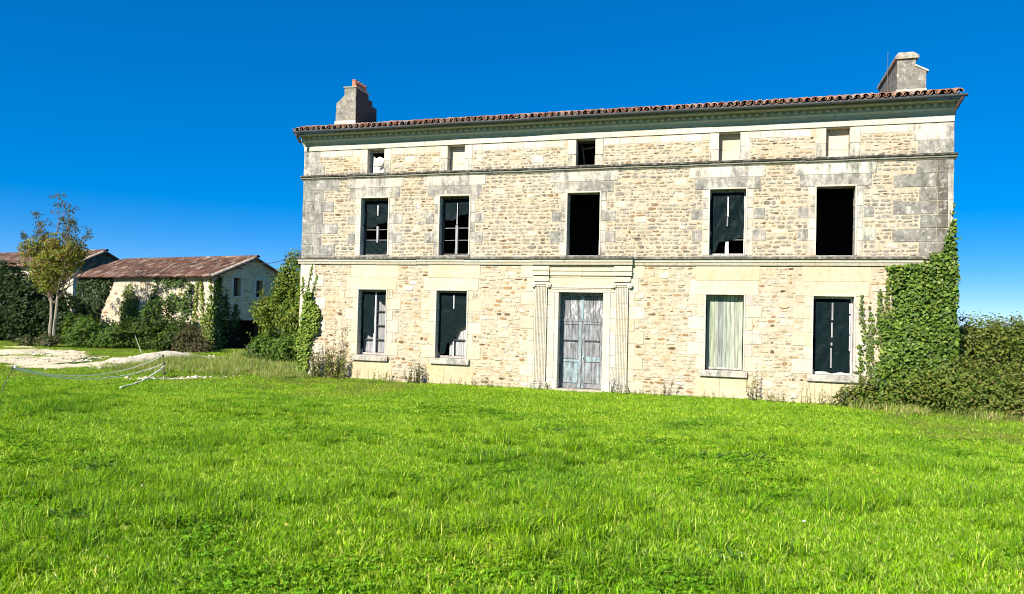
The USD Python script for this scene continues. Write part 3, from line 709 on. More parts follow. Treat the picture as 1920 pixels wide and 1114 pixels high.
for (a, b) in (((-5.33, .36, -.1), (-5.235, 2.905, .035)), ((-5.232, .36, -.1), (-5.112, 2.905, .022)), ((-3.778, .36, -.1), (-3.66, 2.905, .022)), ((-3.657, .36, -.1), (-3.56, 2.905, .035)),
               ((-5.33, 2.915, -.1), (-3.56, 2.99, .024)), ((-5.34, 2.994, -.1), (-3.55, 3.04, .040)), ((-5.37, 3.044, -.1), (-3.52, 3.085, .065)),
               ((-5.35, 0, -.1), (-5.112, .355, .05)), ((-3.778, 0, -.1), (-3.54, .355, .05))):
    mb = MB(); cbox(mb, a, b, vary(C_PALE, .04), .006, .2, HF)
    arch = part(house, 'door_architrave', mb, M_STONE) if arch is None else (part(arch, 'architrave_moulding', mb, M_STONE) and arch)
mb = MB(); cbox(mb, (-5.2, -.1, -.40), (-3.7, .055, .16), (.50, .44, .33), .02, .35, HF); part(house, 'door_step', mb, M_STONE)

# ---- the door: frame, two panelled leaves and a panelled transom
DY = -.27
BL = (.25, .335, .34)
mb = MB(); a, b, z0, z1 = DOOR
for p, q in (((a, z0, DY - .08), (a + .05, z1, DY)), ((b - .05, z0, DY - .08), (b, z1, DY)), ((a + .05, z1 - .09, DY - .08), (b - .05, z1, DY - .001)), ((a + .05, 2.05, DY - .08), (b - .05, 2.13, DY + .004))):
    cbox(mb, p, q, (.16, .17, .17), .005, .15, HF)
door = part(house, 'door', mb, M_DOOR)
mid = (a + b) / 2
def dbox(x0, x1, zz0, zz1, y0, y1, paint, name, c=BL):
    mb = MB(); cbox(mb, (x0, zz0, DY + y0), (x1, zz1, DY + y1), c, .004, paint, HF, .001); return part(door, name, mb, M_DOOR)
dbox(mid - .035, mid + .035, 2.131, z1 - .091, -.06, -.004, .5, 'mullion')
for k, (x0, x1) in enumerate(((a + .051, mid - .037), (mid + .037, b - .051))):
    xm = x0 + (x1 - x0) * (.42 if k == 0 else .5)
    dbox(x0, xm - .006, 2.132, z1 - .10, -.07, -.035, .18, 'transom_panel', (.62, .58, .55)); dbox(xm + .006, x1, 2.132, z1 - .10, -.07, -.032, .22, 'transom_panel', (.62, .58, .55))
for k, (x0, x1) in enumerate(((a + .052, mid - .006), (mid + .006, b - .052))):
    dbox(x0, x1, z0 + .01, 2.045, -.06, -.034, .2, 'leaf')
    s0, s1 = (.06, .10) if k == 0 else (.085, .06)
    dbox(x0 + .001, x0 + s0, z0 + .012, 2.043, -.033, 0, .26 if k else .15, 'stile'); dbox(x1 - s1, x1 - .001, z0 + .012, 2.043, -.033, .001, .32 if k == 0 else .2, 'stile')
    rails_and_gaps = ((.06, .20, .15), (.84, .91, .38), (1.44, 1.475, .02), (1.97, 2.042, .22)) if k == 0 else ((.07, .19, .05), (.86, 1.0, .42), (1.44, 1.475, .02), (1.97, 2.042, .22))
    for q0, q1, pnt in rails_and_gaps:
        if pnt > .03: dbox(x0 + s0 + .001, x1 - s1 - .001, q0, q1, -.033, -.002, pnt, 'rail')
        else: dbox(x0 + s0 + .001, x1 - s1 - .001, q0, q1, -.034, -.028, 1.2, 'rail', (.02, .02, .02))  # near-black strip painting the shadow of an open gap, no rail here
    for q0, q1, pnt in ((.205, .835, .36 if k == 0 else .22), (.92, 1.42, .1), (1.48, 1.965, .18)):
        nb = 2; ww = (x1 - s1 - x0 - s0 - .01) / nb
        for i in range(nb): dbox(x0 + s0 + .004 + i * ww, x0 + s0 + i * ww + ww, q0 + .012, q1 - .012, -.03, -.012 - .003 * i, pnt, 'panel_board')
mb = MB(); a_ = np.arange(10) * 2 * np.pi / 10
tube(mb, HF([[mid + .045, .98, DY + .0], [mid + .045, .98, DY + .03], [mid + .045, .98, DY + .05]]), [.012, .022, .018], (.55, .5, .42), 8); part(door, 'knob', mb, M_METAL)

# ---- windows
def sheet(mb, x0, x1, top, bot_fn, depth, nu=14, nv=18, seed=0, amp=.018, left_fn=None):
    """A hanging sheet: its lower edge follows bot_fn(0..1)."""
    u = np.linspace(0, 1, nu); Vs = []
    for i in u:
        zt = top - .012 * math.sin(i * 9 + seed); zb_ = bot_fn(i)
        for t in np.linspace(0, 1, nv): Vs.append([x0 + i * (x1 - x0), zt + (zb_ - zt) * t, 0])
    Vs = np.array(Vs)
    w = meshkit.fbm(np.column_stack([Vs[:, 0] * 5 + seed * 7, Vs[:, 1] * 3, np.zeros(len(Vs))]), 3, seed) - .5
    Vs[:, 2] = depth + w * amp * 2
    mb.add(HF(Vs), grid_faces(nu, nv), (.012, .016, .017))
    Vs2 = Vs.copy(); Vs2[:, 2] -= .003
    mb.add(HF(Vs2), grid_faces(nu, nv), (.012, .016, .017))
WG = (.27, .26, .255)
def window(x0, x1, z0, z1, frame_c=(.10, .09, .08), d=-.22, fwid=.05):
    mb = MB()
    for p, q in (((x0, z0, d - .07), (x0 + fwid, z1, d)), ((x1 - fwid, z0, d - .07), (x1, z1, d)), ((x0 + fwid, z1 - .06, d - .07), (x1 - fwid, z1, d - .001)), ((x0 + fwid, z0, d - .07), (x1 - fwid, z0 + .07, d + .012))):
        cbox(mb, p, q, frame_c, .004, 0, HF)
    return part(house, 'window', mb, M_WOOD)
def wbox(w, name, p, q, c, mat=None, jit=.0015):
    mb = MB(); cbox(mb, p, q, c, .003, 0, HF, jit); return part(w, name, mb, mat or M_WOOD)
def ragged(pts, seed, a=.025):
    xs_, ys_ = zip(*pts)
    return lambda i: float(np.interp(i, xs_, ys_)) + a * (meshkit.noise(np.array([i * 9.0, seed, 0.5])) - .5) * 2
D0 = -.22
# lower 1
x0, x1 = LOW[0]; w = window(x0, x1, *LZ, (.34, .30, .26)); xm = (x0 + x1) / 2
for i in range(3): wbox(w, 'shutter_board', (x0 + .055 + i * .135, .88, D0 - .12), (x0 + .055 + i * .135 + .128, 2.82, D0 - .10), vary(WG, .12))
for i in range(3): wbox(w, 'shutter_board', (xm + .05 + i * .128, .88, D0 - .12), (xm + .05 + i * .128 + .122, 2.66 + U(-.12, .08), D0 - .10), vary(WG, .12))
wbox(w, 'mullion', (xm - .035, .871, D0 - .06), (xm + .045, 2.84, D0 + .012), (.46, .45, .44))
for z_ in (1.28, 1.74, 2.2): wbox(w, 'glazing_bar', (xm + .05, z_, D0 - .07), (x1 - .052, z_ + .03, D0 - .02), (.06, .06, .06))
wbox(w, 'glazing_bar', (x0 + .055, 1.28, D0 - .07), (xm - .04, 1.31, D0 - .02), (.06, .06, .06))
mb = MB(); sheet(mb, x0 + .02, xm - .01, 2.83, ragged([(0, 1.62), (.3, 1.50), (.75, 1.42), (1, 1.52)], 1), D0 + .02, seed=1); sheet(mb, x0 + .015, x0 + .14, 1.8, ragged([(0, .93), (.6, 1.0), (1, 1.5)], 2), D0 + .018, 5, 12, seed=2); part(w, 'plastic_sheet', mb, M_PLASTIC)
mb = MB(); sheet(mb, xm + .06, x1 - .02, 2.83, ragged([(0, 2.62), (.3, 2.5), (.6, 2.42), (1, 2.55)], 9, .08), D0 + .01, seed=4); part(w, 'plastic_sheet', mb, M_PLASTIC)
# lower 2
x0, x1 = LOW[1]; w = window(x0, x1, *LZ, (.34, .30, .26)); xm = (x0 + x1) / 2
for i in range(3): wbox(w, 'shutter_board', (xm + .03 + i * .14, .88, D0 - .12), (xm + .03 + i * .14 + .134, 2.6, D0 - .10), vary((.36, .35, .335), .1))
wbox(w, 'shutter_board', (xm - .17, .88, D0 - .12), (xm - .05, 2.0, D0 - .10), vary(WG, .1)); wbox(w, 'shutter_board', (x0 + .06, .88, D0 - .12), (x0 + .1, 1.6, D0 - .10), vary(WG, .1))
wbox(w, 'mullion', (xm - .02, .871, D0 - .06), (xm + .02, 2.84, D0 - .01), (.5, .49, .47)); wbox(w, 'glazing_bar', (xm + .022, 1.36, D0 - .07), (x1 - .052, 1.39, D0 - .02), (.06, .06, .06))
wbox(w, 'batten', (xm - .015, 2.35, D0 + .03), (xm + .02, 2.78, D0 + .042), (.5, .48, .46))
mb = MB(); sheet(mb, x0 + .02, x1 - .015, 2.83, ragged([(0, .94), (.22, .92), (.30, 1.28), (.45, 1.30), (.55, 1.45), (.66, 1.72), (1, 1.88)], 3, .03), D0 + .025, 22, 22, 5, .024); part(w, 'plastic_sheet', mb, M_PLASTIC)
# lower 3: pale green plank shutter
x0, x1 = LOW[2]; mb = MB(); cbox(mb, (x0 + .02, 2.4, D0 - .09), (x1 - .02, 2.5, D0 - .05), (.3, .3, .25), .004, 0, HF)
sh = part(house, 'shutter', mb, M_WOOD, 'pale green vertical plank shutter'); mb = MB(); cbox(mb, (x0 + .02, .86, D0 - .09), (x1 - .02, .92, D0 - .05), (.3, .3, .25), .004, 0, HF); part(sh, 'ledge', mb, M_WOOD)
npk = 9; ww = (x1 - x0 - .03) / npk
for i in range(npk):
    c = vary((.30, .325, .245), .14); c = (.22, .22, .205) if i == 3 else c
    wbox(sh, 'plank', (x0 + .015 + i * ww, .815, D0 - .05), (x0 + .015 + i * ww + ww - .006, 2.90, D0 - .018 - .006 * (i % 2) + (.01 if i == 8 else 0)), c, jit=.002)
wbox(sh, 'bottom_rail', (x0 + .015, .815, D0 - .017), (x1 - .015, .87, D0 - .004), (.36, .34, .29))
# lower 4: two full sheets, a split batten between
x0, x1 = LOW[3]; w = window(x0, x1, *LZ, (.56, .53, .48)); xm = (x0 + x1) / 2
mb = MB(); sheet(mb, x0 + .012, x1 - .06, 2.80, ragged([(0, .93), (.4, .87), (.5, .84), (.75, .88), (1, .86)], 4, .012), D0 + .03, 22, 22, 6, .03); part(w, 'plastic_sheet', mb, M_PLASTIC)
for za, zb_ in ((.98, 1.52), (1.58, 1.66), (1.80, 2.2), (2.27, 2.74)): wbox(w, 'batten', (xm - .035 + (za - 1.8) * .02, za, D0 + .065), (xm + .005 + (za - 1.8) * .02, zb_, D0 + .075), (.28, .265, .255))
for za, zb_ in ((1.45, 1.86), (1.9, 2.4), (2.45, 2.72)): wbox(w, 'batten', (x1 - .085, za, D0 + .045), (x1 - .06, zb_, D0 + .055), (.6, .58, .55))
# upper 1
x0, x1 = UPP[0]; w = window(x0, x1, *UZ); xm = (x0 + x1) / 2
wbox(w, 'mullion', (xm - .02, 4.45, D0 - .05), (xm + .05, 4.98, D0 + .03), (.27, .265, .265)); wbox(w, 'batten', (xm + .005, 5.32, D0 + .04), (xm + .04, 5.66, D0 + .05), (.55, .54, .52))
for z_ in (4.52, 4.86): wbox(w, 'glazing_bar', (x0 + .052, z_, D0 - .06), (x1 - .052, z_ + .022, D0 - .02), (.20, .195, .19))
mb = MB(); sheet(mb, x0 + .02, x1 - .02, 5.78, ragged([(0, 4.88), (.25, 4.92), (.5, 5.0), (.8, 5.12), (1, 5.05)], 5, .05), D0 + .01, 16, 16, 7, .03); sheet(mb, x0 + .04, x1 - .02, 4.50, ragged([(0, 4.08), (.5, 4.08), (1, 4.1)], 6, .01), D0 + .015, 14, 8, 8, .04); part(w, 'plastic_sheet', mb, M_PLASTIC)
# upper 2
x0, x1 = UPP[1]; w = window(x0, x1, *UZ); xm = (x0 + x1) / 2
wbox(w, 'mullion', (xm - .03, 4.07, D0 - .05), (xm + .05, 4.98, D0 + .02), (.25, .245, .245)); wbox(w, 'batten', (xm + .01, 5.0, D0 + .03), (xm + .035, 5.68, D0 + .04), (.55, .54, .52))
for z_ in (4.50, 4.88): wbox(w, 'glazing_bar', (x0 + .052, z_, D0 - .06), (x1 - .052, z_ + .022, D0 - .02), (.20, .195, .19))
mb = MB(); sheet(mb, x0 + .05, x1 - .05, 5.78, ragged([(0, 5.2), (.35, 5.1), (.6, 5.28), (1, 5.36)], 7, .06), D0 + .0, 16, 12, 9, .03); part(w, 'plastic_sheet', mb, M_PLASTIC)
# upper 4
x0, x1 = UPP[3]; w = window(x0, x1, *UZ, (.36, .34, .31)); xm = (x0 + x1) / 2
wbox(w, 'mullion', (xm - .06, 4.07, D0 - .05), (xm + .045, 4.42, D0 - .005), (.48, .47, .46)); wbox(w, 'glazing_bar', (xm + .05, 4.46, D0 - .05), (x1 - .06, 4.48, D0 - .02), (.22, .21, .2))
wbox(w, 'batten', (xm - .02, 4.85, D0 + .05), (xm + .015, 5.1, D0 + .06), (.20, .195, .19)); wbox(w, 'batten', (xm - .01, 5.12, D0 + .05), (xm + .025, 5.68, D0 + .06), (.52, .51, .5))
mb = MB(); sheet(mb, x0 + .012, x1 - .05, 5.80, ragged([(0, 4.10), (.18, 4.12), (.25, 4.40), (.5, 4.45), (.8, 4.50), (1, 4.52)], 8, .03), D0 + .02, 20, 18, 10, .05); part(w, 'plastic_sheet', mb, M_PLASTIC)
# attic lights
x0, x1 = ATT[0]; w = window(x0, x1, *AZ, (.45, .42, .36), fwid=.03)
mb = MB(); Vp = np.array([[x0 + .10, 6.75, 0], [x1 - .02, 6.75, 0], [x1 - .02, 7.22, 0], [x1 - .12, 7.20, 0], [x0 + .32, 7.26, 0], [x0 + .2, 7.20, 0], [x0 + .12, 7.27, 0]])
vv, ff = trimesh.creation.triangulate_polygon(Polygon(Vp[:, :2]), engine='earcut')
e_ = trimesh.creation.extrude_polygon(Polygon(Vp[:, :2]), .02, engine='earcut'); VV = np.array(e_.vertices); VV[:, 2] += D0 + .005 + (meshkit.noise(VV * 9, 4) - .5) * .05; mb.add(HF(VV), e_.faces, (.62, .58, .48)); part(w, 'torn_board', mb, M_BOARD)
wbox(w, 'torn_board', (x0 + .14, 6.95, D0 + .03), (x0 + .36, 7.03, D0 + .05), (.5, .46, .38), M_BOARD, .012)
mb = MB(); mb.add(HF([[x1 - .26, 6.80, D0 + .06], [x1 - .02, 6.95, D0 + .06], [x1 - .02, 7.18, D0 + .06], [x1 - .26, 6.80, D0 + .05], [x1 - .02, 6.95, D0 + .05], [x1 - .02, 7.18, D0 + .05]]), [[0, 1, 2], [3, 4, 5], [0, 1, 4], [0, 4, 3], [1, 2, 5], [1, 5, 4], [2, 0, 3], [2, 3, 5]], (.10, .09, .075)); part(w, 'torn_flap', mb, M_BOARD)
for i, (cc, cz) in ((1, ((.56, .46, .33), 7.24)), (3, ((.60, .44, .30), 7.26)), (4, ((.60, .45, .31), 7.26))):
    x0, x1 = ATT[i]; w = window(x0, x1, *AZ, (.50, .47, .40), fwid=.02)
    zc = 7.02 if i == 3 else 6.92
    wbox(w, 'panel_board', (x0 + .022, 6.752, D0 - .03), (x1 - .022, zc - .003, D0 - .002), cc, M_BOARD, .004)
    wbox(w, 'panel_board', (x0 + .022, zc + .003, D0 - .03), (x1 - .022, cz + .15, D0 - .006), cc, M_BOARD, .004)
x0, x1 = ATT[2]; w = window(x0, x1, *AZ, (.06, .055, .05), fwid=.02)
mb = MB(); tube(mb, HF([[x0 + .16, 6.75, -.5], [x0 + .08, 7.40, -.45]]), .03, (.10, .09, .08), 6); tube(mb, HF([[x0 + .04, 7.28, -.55], [x1 - .02, 7.36, -.5]]), .03, (.16, .13, .09), 6); part(w, 'broken_casement', mb, M_WOOD)
#@@VEG
# ------------------------------------------------------------------ BARN
def wall_part(par, name, frame, poly, holes_, tint, dirt, thick=.4, mat=M_MORTAR):
    p = poly.difference(unary_union(holes_)) if holes_ else poly
    e = trimesh.creation.extrude_polygon(p, thick, engine='earcut'); V = np.array(e.vertices)
    mb = MB(); mb.add(frame(np.column_stack([V[:, 0], V[:, 1], -V[:, 2]])), e.faces, tint, dirt)
    return part(par, name, mb, mat)
def pal_barn(k, R):
    v = R.uniform(.86, 1.08)
    c = (.60, .53, .40) if k < .6 else (.62, .58, .48) if k < .78 else (.48, .38, .24) if k < .92 else (.30, .20, .12)
    return tuple(np.array(c) * v), .7
BC = np.array([-25.9, 32.0, 0.0]); BU = np.array([-.978, .208, 0]); BV = np.array([.208, .978, 0])
barn = thing('stone_barn', 'low limestone barn with brown tiled roof, its front half hidden in ivy', 'barn', BC)
BF = Frame(BC, BU, -BV); BG = Frame(BC, BV, -BU)
BL_, BE, BD = 11.7, 3.86, 5.3
frontp = sbox(0, -.3, BL_, BE)
bw = wall_part(barn, 'front_wall', BF, frontp, [], (.60, .53, .40), .12)
st = rubble(sbox(.5, 0, BL_ - .1, BE - .25), (0, BE - .25), BF, pal_barn, lambda x, z: .12, (.12, .24), (.16, .5), (.002, .018), seed=31)
st.sort(key=lambda q: -q[0]); rest = MB()
for i, q in enumerate(st):
    if i < 120: part(bw, 'rubble_stone', MB().add(q[1], q[2], q[3], q[4]), M_RUBBLE)
    else: rest.add(q[1], q[2], q[3], q[4])
part(bw, 'small_rubble_stones', rest, M_RUBBLE, kind='stuff')
for i in range(10):
    mb = MB(); w_ = (.55, .32)[i % 2]; cbox(mb, (.004, i * .385 + .004, -.39), (w_, i * .385 + .381, .012), vary(C_PALE, .08), .012, .2, BF); part(bw, 'quoin_block', mb, M_STONE)
RISE = 1.10; GW = [(1.28, 1.74, 2.85, 3.82), (2.80, 3.26, 2.85, 3.75)]
gh = [sbox(a, c, b, d) for a, b, c, d in GW] + [sbox(.55, -.3, 4.4, 1.56)]
gpoly = Polygon([(.402, -.3), (BD, -.3), (BD, BE), (BD / 2, BE + RISE), (.402, BE + (RISE) * .402 / (BD / 2)), (.402, BE)])
bg_ = wall_part(barn, 'gable_wall', BG, gpoly, gh, (.62, .52, .33), .15)
gfree = Polygon([(.42, 1.75), (BD - .1, 1.75), (BD - .1, BE), (BD / 2, BE + RISE - .15), (.42, BE + .05)]).difference(unary_union([sbox(a - .2, c - .15, b + .2, d + .22) for a, b, c, d in GW]))
st = rubble(gfree, (1.75, BE + RISE), BG, lambda k, R: (tuple(np.array(pal_barn(k, R)[0]) * np.array([1.0, .93, .78])), .7), lambda x, z: .3, (.12, .22), (.16, .5), (.002, .02), seed=32); st.sort(key=lambda q: -q[0]); rest = MB()
for i, q in enumerate(st):
    if i < 60: part(bg_, 'rubble_stone', MB().add(q[1], q[2], q[3], q[4]), M_RUBBLE)
    else: rest.add(q[1], q[2], q[3], q[4])
if rest.n: part(bg_, 'small_rubble_stones', rest, M_RUBBLE, kind='stuff')
mb = MB(); cbox(mb, (.42, 1.56, -.38), (4.6, 1.74, .02), (.50, .45, .34), .01, .3, BG); part(bg_, 'beam', mb, M_STONE)
for a, b, c, d in GW:
    for q in (((a - .17, c - .14, -.35), (a - .001, d + .2, .014)), ((b + .001, c - .14, -.35), (b + .17, d + .2, .014)), ((a, d + .001, -.35), (b, d + .2, .0135)), ((a, c - .14, -.35), (b, c - .001, .03))):
        mb = MB(); cbox(mb, *q, (.56, .51, .40), .008, .2, BG); part(bg_, 'window_block', mb, M_STONE)
    mb = MB(); cbox(mb, (a + .01, c + .01, -.30), (b - .01, d - .01, -.26), (.045, .055, .058), .004, 0, BG); wn = part(barn, 'window_shutter', mb, M_WOOD)
mb = MB()
for q in (((.4, -.3, -BL_ + .01), (BD, BE, -BL_ + .4)),): cbox(mb, *q, (.45, .42, .35), .01, .3, BG)
part(barn, 'far_gable_wall', mb, M_MORTAR)
mb = MB(); cbox(mb, (.402, -.3, -BD), (BL_ - .41, BE, -BD + .4), (.42, .4, .34), .01, .3, BF); part(barn, 'back_wall', mb, M_MORTAR)
mb = MB(); cbox(mb, (.41, -.02, -BD + .41), (BL_ - .41, .03, -.41), (.07, .06, .05), .005, 0, BF); cbox(mb, (.41, 1.9, -BD + .41), (BL_ - .41, 2.0, -.41), (.06, .05, .04), .005, 0, BF); part(barn, 'floor', mb, M_DARK)
mb = MB(); cbox(mb, (2.4, .03, -BD + .41), (2.5, 1.9, -.41), (.05, .045, .04), .005, 0, BF); part(barn, 'partition', mb, M_DARK)
def barn_roof(th_, F, length, depth, eave, rise, over, seed, tints, first, pitch=.21):
    """Both slopes of a gabled roof over a wall frame F (u along the front, n out of it), tiled on the side one sees."""
    a = math.atan(rise / (depth / 2)); k = rise / (depth / 2)
    mb = MB(); ez = eave + .02 - over * k; rz = eave + .02 + rise
    prof = [(over - .12, ez + .12 * k), (-depth / 2, rz), (-depth - over, ez), (-depth - over, ez - .10), (-depth / 2, rz - .10), (over - .12, ez + .12 * k - .06)]
    for u0_, u1_ in ((-.22, length + .22),):
        V = np.array([[u_, z_, n_] for u_ in (u0_, u1_) for n_, z_ in prof])
        mb.add(F(V), [[0, 1, 7, 6], [1, 2, 8, 7], [2, 3, 9, 8], [3, 4, 10, 9], [4, 5, 11, 10], [5, 0, 6, 11], [0, 1, 4, 5], [1, 2, 3, 4], [6, 7, 10, 11], [7, 8, 9, 10]], (.17, .09, .06))
    r_ = part(th_, 'roof', mb, M_TILE)
    dn_ = F.n * math.cos(a) - np.array([0, 0, 1.0]) * math.sin(a); nm_ = F.n * math.sin(a) + np.array([0, 0, 1.0]) * math.cos(a)
    e0 = F(np.array([-.2, ez, over])); tile_roof(r_, e0, F.u, dn_, nm_, length + .4, (depth / 2 + over) / math.cos(a), pitch, .36, .10, tints, first, seed, .02)
    mb = MB()
    for i in range(int(length / .42) + 1):
        canal_tile(mb, F(np.array([-.2 + (i + 1) * .42, rz + .02, -depth / 2])), -F.u, F.n, np.array([0, 0, 1.0]), .47, .12, .135, np.array(tints[rnd.randrange(len(tints))]) * U(.8, 1.2))
    part(r_, 'ridge_tiles', mb, M_TILE, kind='stuff')
    mb = MB()
    for i in range(int((depth / 2 + over) / math.cos(a) / .36)):
        canal_tile(mb, e0 - dn_ * (.36 * (i + 1)) + nm_ * .05 - F.u * .05, dn_, F.u, nm_, .43, .10, .12, np.array((.45, .36, .27)) * U(.8, 1.2))
    part(r_, 'verge_tiles', mb, M_TILE, kind='stuff')
TB = [(.125, .062, .042), (.15, .075, .048), (.10, .055, .04), (.19, .12, .085), (.095, .065, .052), (.25, .19, .14), (.12, .06, .04), (.14, .07, .045)]
barn_roof(barn, BF, BL_, BD, BE, RISE, .32, 41, TB, 300)
# second barn further back
B2 = np.array([-43.78, 39.84, 0.0]); b2u = np.array([-.980, .197, 0]); b2v = np.array([.197, .980, 0])
barn2 = thing('stone_barn', 'taller tiled barn roof showing behind the small tree at far left', 'barn', B2)
F2 = Frame(B2, b2u, -b2v); G2 = Frame(B2, b2v, -b2u)
wall_part(barn2, 'front_wall', F2, sbox(0, -.3, 15, 4.85), [], (.60, .55, .44), .15)
wall_part(barn2, 'gable_wall', G2, Polygon([(.402, -.3), (4.4, -.3), (4.4, 4.85), (2.2, 5.85), (.402, 5.0)]), [], (.10, .09, .07), .3)  # gable much darker than the front: its deep shade is in the colour
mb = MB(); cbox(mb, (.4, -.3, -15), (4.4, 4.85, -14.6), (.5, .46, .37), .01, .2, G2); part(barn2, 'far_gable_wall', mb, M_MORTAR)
mb = MB(); cbox(mb, (.41, -.3, -4.4), (14.59, 4.85, -4.0), (.5, .46, .37), .01, .2, F2); part(barn2, 'back_wall', mb, M_MORTAR)
barn_roof(barn2, F2, 15, 4.4, 4.92, 1.1, .32, 43, TB, 200)

# ------------------------------------------------------------------ FOLIAGE
def frames_from_normals(nrm, spin, R):
    """Two unit tangents per normal; `spin` turns the leaf in its plane."""
    ref = np.where(np.abs(nrm[:, 2:3]) < .9, np.array([[0, 0, 1.0]]), np.array([[1.0, 0, 0]]))
    a = np.cross(ref, nrm); a /= np.linalg.norm(a, axis=1, keepdims=True) + 1e-9
    b = np.cross(nrm, a)
    c, s = np.cos(spin)[:, None], np.sin(spin)[:, None]
    return a * c + b * s, -a * s + b * c
def add_leaves(mb, pos, nrm, size, tint, R, spin=None, aspect=.55, fold=.18):
    """Pointed leaves, four or six triangles each, folded along the midrib. b-axis is the leaf's length."""
    n = len(pos)
    if n == 0: return
    nrm = nrm / (np.linalg.norm(nrm, axis=1, keepdims=True) + 1e-9)
    spin = R.uniform(0, 2 * np.pi, n) if spin is None else spin
    a, b = frames_from_normals(nrm, spin, R)
    L = np.broadcast_to(size, (n,))[:, None]; w = L * aspect * .5; f = L * fold
    P = np.stack([pos - b * L * .5, pos - a * w - b * L * .12 + nrm * f * .5, pos - a * w * .8 + b * L * .2 + nrm * f * .4, pos + b * L * .5 - nrm * f * .5, pos + a * w * .8 + b * L * .2 + nrm * f * .4, pos + a * w - b * L * .12 + nrm * f * .5], 1)
    base = (np.arange(n) * 6)[:, None]
    F = np.vstack([base + np.array(q)[None] for q in ([0, 1, 2], [0, 2, 3], [0, 3, 4], [0, 4, 5])])
    mb.add(P.reshape(-1, 3), F, np.repeat(np.broadcast_to(tint, (n, 3)), 6, 0))
def leaf_tints(n, cols, R, probs=None, v=.25):
    c = np.array(cols)[R.choice(len(cols), n, p=probs)]
    return np.clip(c * R.uniform(1 - v, 1 + v, (n, 1)) * (1 + R.uniform(-.08, .08, (n, 3))), .004, .6)
def lobe_points(lobes, per, R, clump=1.6, thr=.44, inner=.35):
    """Points spread through ellipsoid lobes, dense near the outside, thinned by noise so that gaps open; returns points and outward directions."""
    P, N = [], []
    tot = sum(l[3] * l[4] + l[4] * l[5] + l[3] * l[5] for l in lobes)
    for (x, y, z, a, b, c) in lobes:
        n = int(per * (a * b + b * c + a * c) / tot * 1.7)
        d = R.normal(size=(n, 3)); d /= np.linalg.norm(d, axis=1, keepdims=True)
        r = np.where(R.random(n) < inner, R.uniform(.35, .9, n), R.normal(.98, .07, n))
        q = d * r[:, None]
        bump_ = 1 + .30 * (meshkit.fbm(d * 2.6 + np.array([x, y, z]), 3, 8) - .5)[:, None] * 2
        p = q * bump_ * np.array([a, b, c]) + np.array([x, y, z])
        k = meshkit.fbm(p * clump, 3, 21) > thr - .1 * (r < .8)
        k &= p[:, 2] > ground_z(p[:, 0], p[:, 1]) + .01
        P.append(p[k]); N.append((d / np.array([a, b, c]))[k])
    P, N = np.vstack(P), np.vstack(N); N /= np.linalg.norm(N, axis=1, keepdims=True)
    return P, N
def bush(name, label, cat, lobes, per, size, cols, seed, probs=None, group=None, thr=.44, clump=1.6, stems=7, up=.45, jit=.9, aspect=.55, org=None, shoots=0, shoot_len=.8):
    R = np.random.default_rng(seed); cx, cy = np.mean([l[0] for l in lobes]), np.mean([l[1] for l in lobes])
    t = thing(name, label, cat, org or (cx, cy, float(ground_z(cx, cy))), group)
    P, N = lobe_points(lobes, per, R, clump, thr)
    nn = N + np.array([0, 0, up]) + R.normal(0, jit, N.shape) * .6
    mb = MB(); tn = leaf_tints(len(P), cols, R, probs)
    tn *= (.75 + .6 * meshkit.fbm(P * 1.1, 3, 5))[:, None]
    add_leaves(mb, P, nn, R.uniform(.7, 1.3, len(P)) * size, tn, R, aspect=aspect)
    sm = MB()
    for i in range(stems):
        l = lobes[R.integers(len(lobes))]; b0 = np.array([cx + R.normal(0, .25), cy + R.normal(0, .2), float(ground_z(cx, cy)) - .05]); b1 = np.array([l[0] + R.normal(0, l[3] * .3), l[1] + R.normal(0, l[4] * .3), l[2] + l[5] * R.uniform(.2, .7)])
        mid_ = (b0 + b1) / 2 + R.normal(0, .15, 3); tube(sm, [b0, mid_, b1], [.03, .02, .008], (.10, .08, .06), 5)
    for i in range(shoots):
        l = lobes[R.integers(len(lobes))]; d = np.array([R.normal(0, .4), R.normal(0, .4), 1.0]); d /= np.linalg.norm(d)
        p0 = np.array([l[0] + R.uniform(-.7, .7) * l[3], l[1] + R.uniform(-.5, .5) * l[4], l[2] + l[5] * .7]); Ls = R.uniform(.4, 1) * shoot_len
        bend = np.array([R.normal(0, .3), 0, -.15]) * Ls
        pts = np.array([p0, p0 + d * Ls * .5, p0 + d * Ls + bend]); tube(sm, pts, [.008, .006, .003], (.12, .11, .05), 4)
        k = int(14 * Ls / .6); s_ = R.uniform(.15, 1, k)[:, None]; q = pts[0] * (1 - s_) ** 2 + 2 * s_ * (1 - s_) * pts[1] + s_ ** 2 * pts[2] + R.normal(0, .04, (k, 3))
        add_leaves(mb, q, R.normal(0, 1, (k, 3)) + [0, -.3, .6], R.uniform(.6, 1.0, k) * size, leaf_tints(k, cols, R, probs), R, aspect=aspect)
    part(t, 'foliage', mb, M_LEAF)
    if sm.n: part(t, 'stem', sm, M_BARK)
    return t
G_DARK = [(.024, .047, .008), (.034, .064, .010), (.018, .034, .007)]
G_MID = [(.085, .150, .016), (.110, .180, .020), (.065, .120, .013)]
G_YEL = [(.200, .235, .024), (.155, .200, .020), (.23, .23, .035), (.105, .145, .016)]

